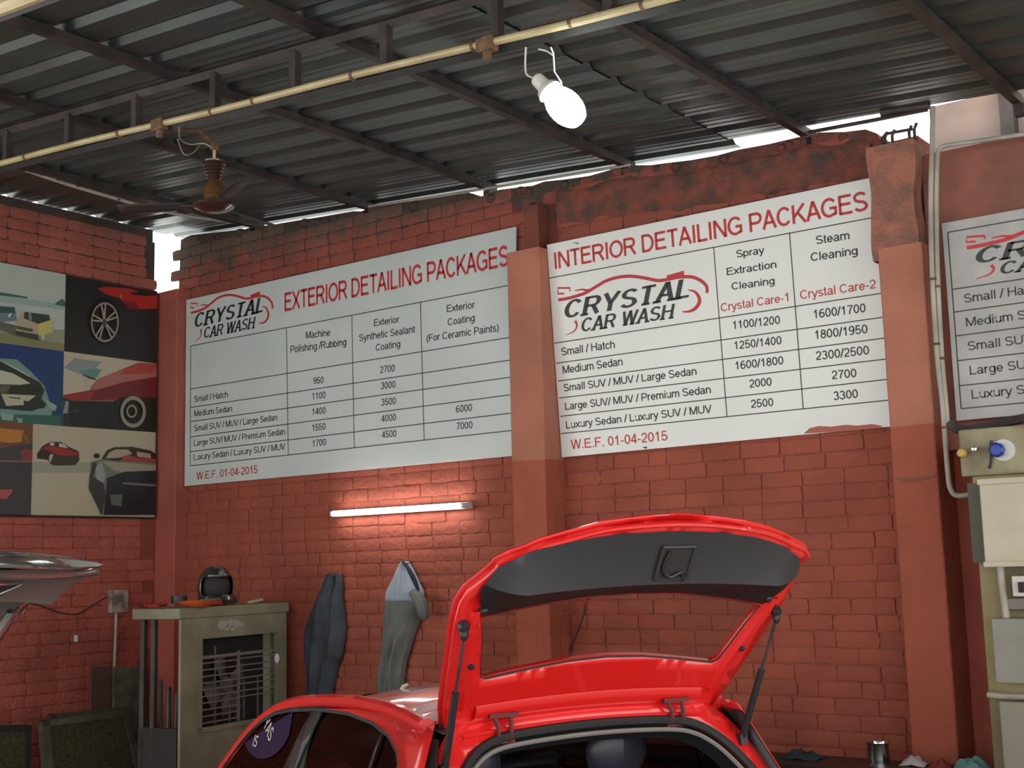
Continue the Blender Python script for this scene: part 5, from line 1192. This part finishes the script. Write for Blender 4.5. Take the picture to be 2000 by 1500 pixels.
def leaning(name, label, cat, quad, x0, x1, m_, thick=.03, frame=None, zb=None):
    """quad: photo corners tl,tr,br,bl ; x0 at the top edge, x1 at the bottom"""
    P_ = [on_x(*quad[0], x0), on_x(*quad[1], x0), on_x(*quad[2], x1), on_x(*quad[3], x1)]
    t = thing(name, label, cat, tuple(P_[3])); n = Vector((-1, 0, 0))*thick
    def bil(s_, r_): return P_[0].lerp(P_[1], s_).lerp(P_[3].lerp(P_[2], s_), r_)
    if frame:
        b = MB(); b.prism([bil(.07, .06), bil(.93, .06), bil(.93, 1), bil(.07, 1)], n*.6); b.build('pad', m_, t, smooth=0)
        for (s0_, r0, s1_, r1) in ((0, 0, 1, .06), (0, 0, .07, 1), (.93, 0, 1, 1)):
            b = MB(); b.prism([bil(s0_, r0)+Vector((.01, 0, 0)), bil(s1_, r0)+Vector((.01, 0, 0)), bil(s1_, r1)+Vector((.01, 0, 0)), bil(s0_, r1)+Vector((.01, 0, 0))], n*1.3); b.build('frame_bar', frame, t, smooth=0)
    else:
        b = MB(); b.prism(P_, n); b.build('board', m_, t, smooth=0)
    return t
leaning('cooler_pad', 'khaki cooler pad frame leaning in the corner left of the air cooler', 'cooler pad', [(82, 1408), (250, 1386), (300, 1600), (100, 1620)], -7.85, -7.55, m_pad, .05, m_padf)
leaning('cooler_pad', 'dark framed cooler pad cut off at the bottom left corner', 'cooler pad', [(-70, 1418), (60, 1416), (54, 1640), (-75, 1640)], -7.75, -7.6, m_pad, .05, m_steelb)
leaning('cooler_pad', 'second pad frame standing just behind the khaki one', 'cooler pad', [(98, 1396), (255, 1381), (262, 1600), (105, 1600)], -8.0, -7.95, m_pad, .04, m_padf)
leaning('plank', 'dull red-brown board against the left wall', 'board', [(178, 1302), (221, 1302), (220, 1600), (178, 1600)], XL+.03, XL+.08, mat('red_brown_board', (0.13, 0.062, 0.05), .8, scale=8, col2=(0.09, 0.05, 0.045)), .02)
leaning('plank', 'streaky grey-green board between the red-brown board and the cooler', 'board', [(223, 1302), (283, 1304), (282, 1600), (222, 1600)], XL+.07, XL+.10, mat('streaked_board', (0.15, 0.15, 0.115), .8, scale=10, col2=(0.075, 0.07, 0.055)), .02)
a_ = cp(.10, DEP+.16, 0)
t = thing('pole_bundle', 'dark poles and sticks standing beside the air cooler', 'pole', tuple(a_))
for k in range(5):
    x_ = 288+k*13; q0 = on_pl(x_, 1500, Vector((a_.x, a_.y, 0)), Vector((0, -1, 0))); q1 = on_pl(x_-6+k*3, 1300+14*k, Vector((a_.x, a_.y+.05, 0)), Vector((0, -1, 0)))
    d_ = (q1-q0).normalized(); q0 = q0-d_*(q0.z/d_.z); MB().tube([q0, q1], .013+.004*(k % 2), 8).build('pole', m_steel if k % 2 else mat('dusty_pole%d' % k, (0.07, 0.06, 0.055), .8), t)
q = [on_y(*p, -3.9) for p in ((-60, 1176), (24, 1176), (38, 1185), (32, 1198), (0, 1222), (-60, 1250))]
b = MB(); b.prism(q, (.0, .03, 0)); b.build('tan_leg_trim', mat('tan_trim', (0.42, 0.31, 0.18), .7), None, smooth=0, label='tan trim of the far leg under the raised grey tailgate', cat='leg_trim', bevel=.004)  # flat piece added in place of the tailgate's beige-trimmed far leg

# ------------------------------------------------------------------ meter boards at the right edge
m_yel = mat('stained_cream_plaster', (0.34, 0.29, 0.14), .8, scale=3, col2=(0.20, 0.17, 0.095), bump=.25, bscale=12)
YB = -.6
pl_ = on_y(1871, 850, YB); pb_ = on_y(1873, 932, YB); lb = on_y(1896, 940, YB)
t = thing('meter_pier', 'cream plastered pier carrying the valve panel and meter boxes at the right edge', 'pier', (-1.0, -.3, 0))
MB().span((lb.x, YB+.02, 0), (1.6, -.005, pb_.z)).build('pier_body', m_yel, t, smooth=0, bevel=.006)
MB().span((pl_.x, YB, pb_.z), (1.6, -.125, on_y(1895, 838, YB).z)).build('valve_panel', mat('stained_concrete_panel', (0.36, 0.33, 0.20), .8, scale=5, col2=(0.17, 0.145, 0.09), bump=.3, bscale=15), t, smooth=0, bevel=.01)
b = MB(); b.tube(smoothpath([tuple(on_y(*p, -.45)) for p in ((1855, 824), (1875, 840), (1920, 835), (1968, 824), (2010, 815))]), .022, 8); b.build('cable', m_steel, t, label='thick dark cable')
def valve(x, y, m_, r_, label):
    q_ = on_y(x, y, YB); tt = thing('valve', label, 'valve', tuple(q_))
    MB().lathe([(r_*.35, .001), (r_*.35, .035)], q_, (0, -1, 0), 12).build('stem', m_chrome, tt)
    MB().lathe([(r_*.6, .028), (r_, .035), (r_, .052), (r_*.7, .062), (.0, .064)], q_, (0, -1, 0), 8 if r_ > .03 else 14).build('knob', m_, tt)
    if r_ > .03: MB().lathe([(r_*1.5, 0), (r_*1.45, .012), (r_*.5, .02)], q_+Vector((.018, 0, 0)), (0, -1, 0), 18).build('collar', m_white, tt)
valve(1953, 880, mat('blue_knob', (0.015, 0.045, 0.30), .35), .034, 'blue round valve knob on the stained concrete panel'); valve(1885, 886, mat('yellow_knob', (0.50, 0.36, 0.08), .4), .022, 'small yellow valve knob left of the blue one')
valve(1911, 878, m_chrome, .016, 'small metal tap between the yellow and blue knobs')
b = MB(); q0 = on_y(1936, 860, YB-.004); b.tube([q0, on_y(1936, 890, YB-.006), on_y(1935, 905, YB-.006), on_y(1932, 915, YB-.006)], .006, 6); b.build('drip_pipe', m_steel, t)
def mbox(name, label, x0, y0, x1, y1, m_, ydep, flange=True, w_=.5):
    a0_ = on_y(x0, y0, ydep); a1_ = on_y(x1, y1, ydep); tt = thing(name, label, 'electric box', (a0_.x, ydep, a1_.z))
    MB().span((a0_.x, ydep, a1_.z), (a0_.x+w_, YB+(-.032 if flange else .018), a0_.z)).build('case', m_, tt, smooth=0, bevel=.006)
    if flange:
        MB().span((a0_.x-.004, ydep-.012, a0_.z-.022), (a0_.x+w_, ydep+.02, a0_.z+.004)).build('top_flange', m_, tt, smooth=0, bevel=.003)
        MB().span((a0_.x-.004, ydep-.012, a1_.z-.004), (a0_.x+w_, ydep+.02, a1_.z+.02)).build('bottom_flange', m_, tt, smooth=0, bevel=.003)
    return tt, a0_, a1_
m_b1 = mat('cream_enamel_box', (0.56, 0.51, 0.39), .5, scale=4, col2=(0.48, 0.43, 0.32)); m_b2 = mat('grey_enamel_box', (0.28, 0.275, 0.235), .5, scale=4, col2=(0.22, 0.215, 0.18))
t1, a0_, a1_ = mbox('distribution_box', 'large cream metal box, the highest of the meter boxes', 1911, 938, 1926, 1106, m_b1, YB-.13)
t2 = thing('shadowed_plate', 'grey-green plate behind the cream box, coloured dark as if in shadow', 'plate', tuple(on_y(1905, 1000, YB))); a2_ = on_y(1893, 945, YB); a3_ = on_y(1908, 1098, YB)
MB().span((a2_.x, YB-.03, a3_.z), (a2_.x+.6, YB+.019, a2_.z)).build('plate', mat('shadowed_grey_green', (0.10, 0.105, 0.075), .7), t2, smooth=0)  # plate added behind the box, its shadow put into the dark colour
mbox('distribution_box', 'grey metal box below the cream one, under the short white pipe', 1935, 1208, 1945, 1334, m_b2, YB-.09, False)
mbox('distribution_box', 'lowest grey-green metal box, cut by the bottom edge', 1950, 1370, 1965, 1560, mat('olive_box', (0.24, 0.23, 0.17), .55), YB-.09, False)
MB().tube([on_y(1953, 1100, YB-.03), on_y(1958, 1150, YB-.03), on_y(1966, 1210, YB-.03)], .016, 10).build('conduit', m_pvcw, None, label='short white pipe between the cream box and the grey box', cat='conduit')
MB().tube([on_y(1929, 1357, YB-.03), on_y(1960, 1360, YB-.03), on_y(2050, 1362, YB-.03)], .014, 10).build('conduit', m_pvcw, None, label='horizontal white pipe between the two lower grey boxes', cat='conduit')
a0_, a1_ = on_y(1975, 1125, YB-.05), on_y(1990, 1165, YB-.05); t3 = thing('circuit_breaker', 'white circuit breaker with a black switch at the right edge', 'switch', tuple(a0_))
MB().span((a0_.x, YB-.05, a1_.z), (a0_.x+.16, YB+.018, a0_.z)).build('housing', m_white, t3, bevel=.004); q_ = on_y(1995, 1147, YB-.06); MB().box(q_, (.02, .03, .045)).build('toggle', m_dark, t3)
q_ = on_y(1986, 1185, YB-.01); MB().box(q_+Vector((.04, 0, .012)), (.16, .05, .05)).build('terminal_block', m_slat, t3, bevel=.005)

# ------------------------------------------------------------------ workbench at the bottom right
bz = on_y(1600, 1476, -.30).z
t = thing('workbench', 'black-topped bench along the foot of the wall behind the red car', 'bench', (-3.0, -.3, 0))
MB().span((-4.3, -.62, bz-.05), (-1.95, -.275, bz)).build('bench_top', m_blackp, t, bevel=.006)
for x in (-4.2, -3.1, -2.02):
    for y in (-.58, -.32): MB().span((x-.02, y-.02, 0), (x+.02, y+.02, bz-.05)).build('leg', m_steel, t, smooth=0)
def onb(x, y=-.3): q_ = on_y(x, 1480, y); return Vector((q_.x, y, bz))
p = onb(1716, -.36); t = thing('steel_mug', 'shiny steel mug on the black bench under the right pillar', 'mug', tuple(p))
MB().lathe([(.048, 0), (.051, .02), (.051, .085), (.055, .092), (.051, .092), (.047, .08), (.04, .01), (.0, .008)], p, (0, 0, 1), 28).build('cup', m_chrome, t)
def rag(name, x, y, w_, h_, m_, label, seed):
    p = onb(x, y); t = thing(name, label, 'cloth', tuple(p)); rows = []
    for i in range(9):
        row = []
        for j in range(11):
            a = i/8-.5; c = j/10-.5; r2 = a*a*4+c*c*4; z = max(0.004, h_*(1-r2*.8)*(.7+.6*noise.noise(Vector((i*.5, j*.45, seed)))))
            row.append(p+Vector((c*w_, a*w_*.8, z)))
        rows.append(row)
    MB().grid(rows).build('fold', m_, t, solid=.004)
rag('rag', 1568, -.40, .20, .05, mat('dark_teal_cloth', (0.02, 0.045, 0.05), .85), 'dark teal rag on the bench beside the red car', 1)
rag('rag', 1786, -.38, .12, .06, mat('white_cloth', (0.5, 0.46, 0.44), .8), 'crumpled white rag right of the steel mug', 4)
rag('rag', 1838, -.40, .11, .045, mat('red_cloth', (0.22, 0.03, 0.025), .8), 'small red rag between the white and the turquoise ones', 7)
rag('rag', 1900, -.42, .17, .085, mat('turquoise_cloth', (0.13, 0.30, 0.28), .7), 'turquoise cloth at the foot of the right pillar', 9)

# repeats share a group
GR = dict(pillar='red plastered pillars of the back wall', conduit='plastic electric conduits', truss='steel roof trusses', cloth='rags and cloths lying about', board='old boards leaning on the left wall',
          valve='valves on the concrete panel', car='hatchback cars in the workshop', clothes='work clothes hung on the brick wall', lamp='lit lamps', tool='tools on the cooler lid')
GR['sign'] = 'price boards on the wall'; GR['cooler pad'] = 'cooler pads leaning in the corner'; GR['electric box'] = 'meter boxes on the cream pier'
for o in bpy.data.objects:
    if o.parent is None and o.get('category') in GR: o['group'] = GR[o['category']]
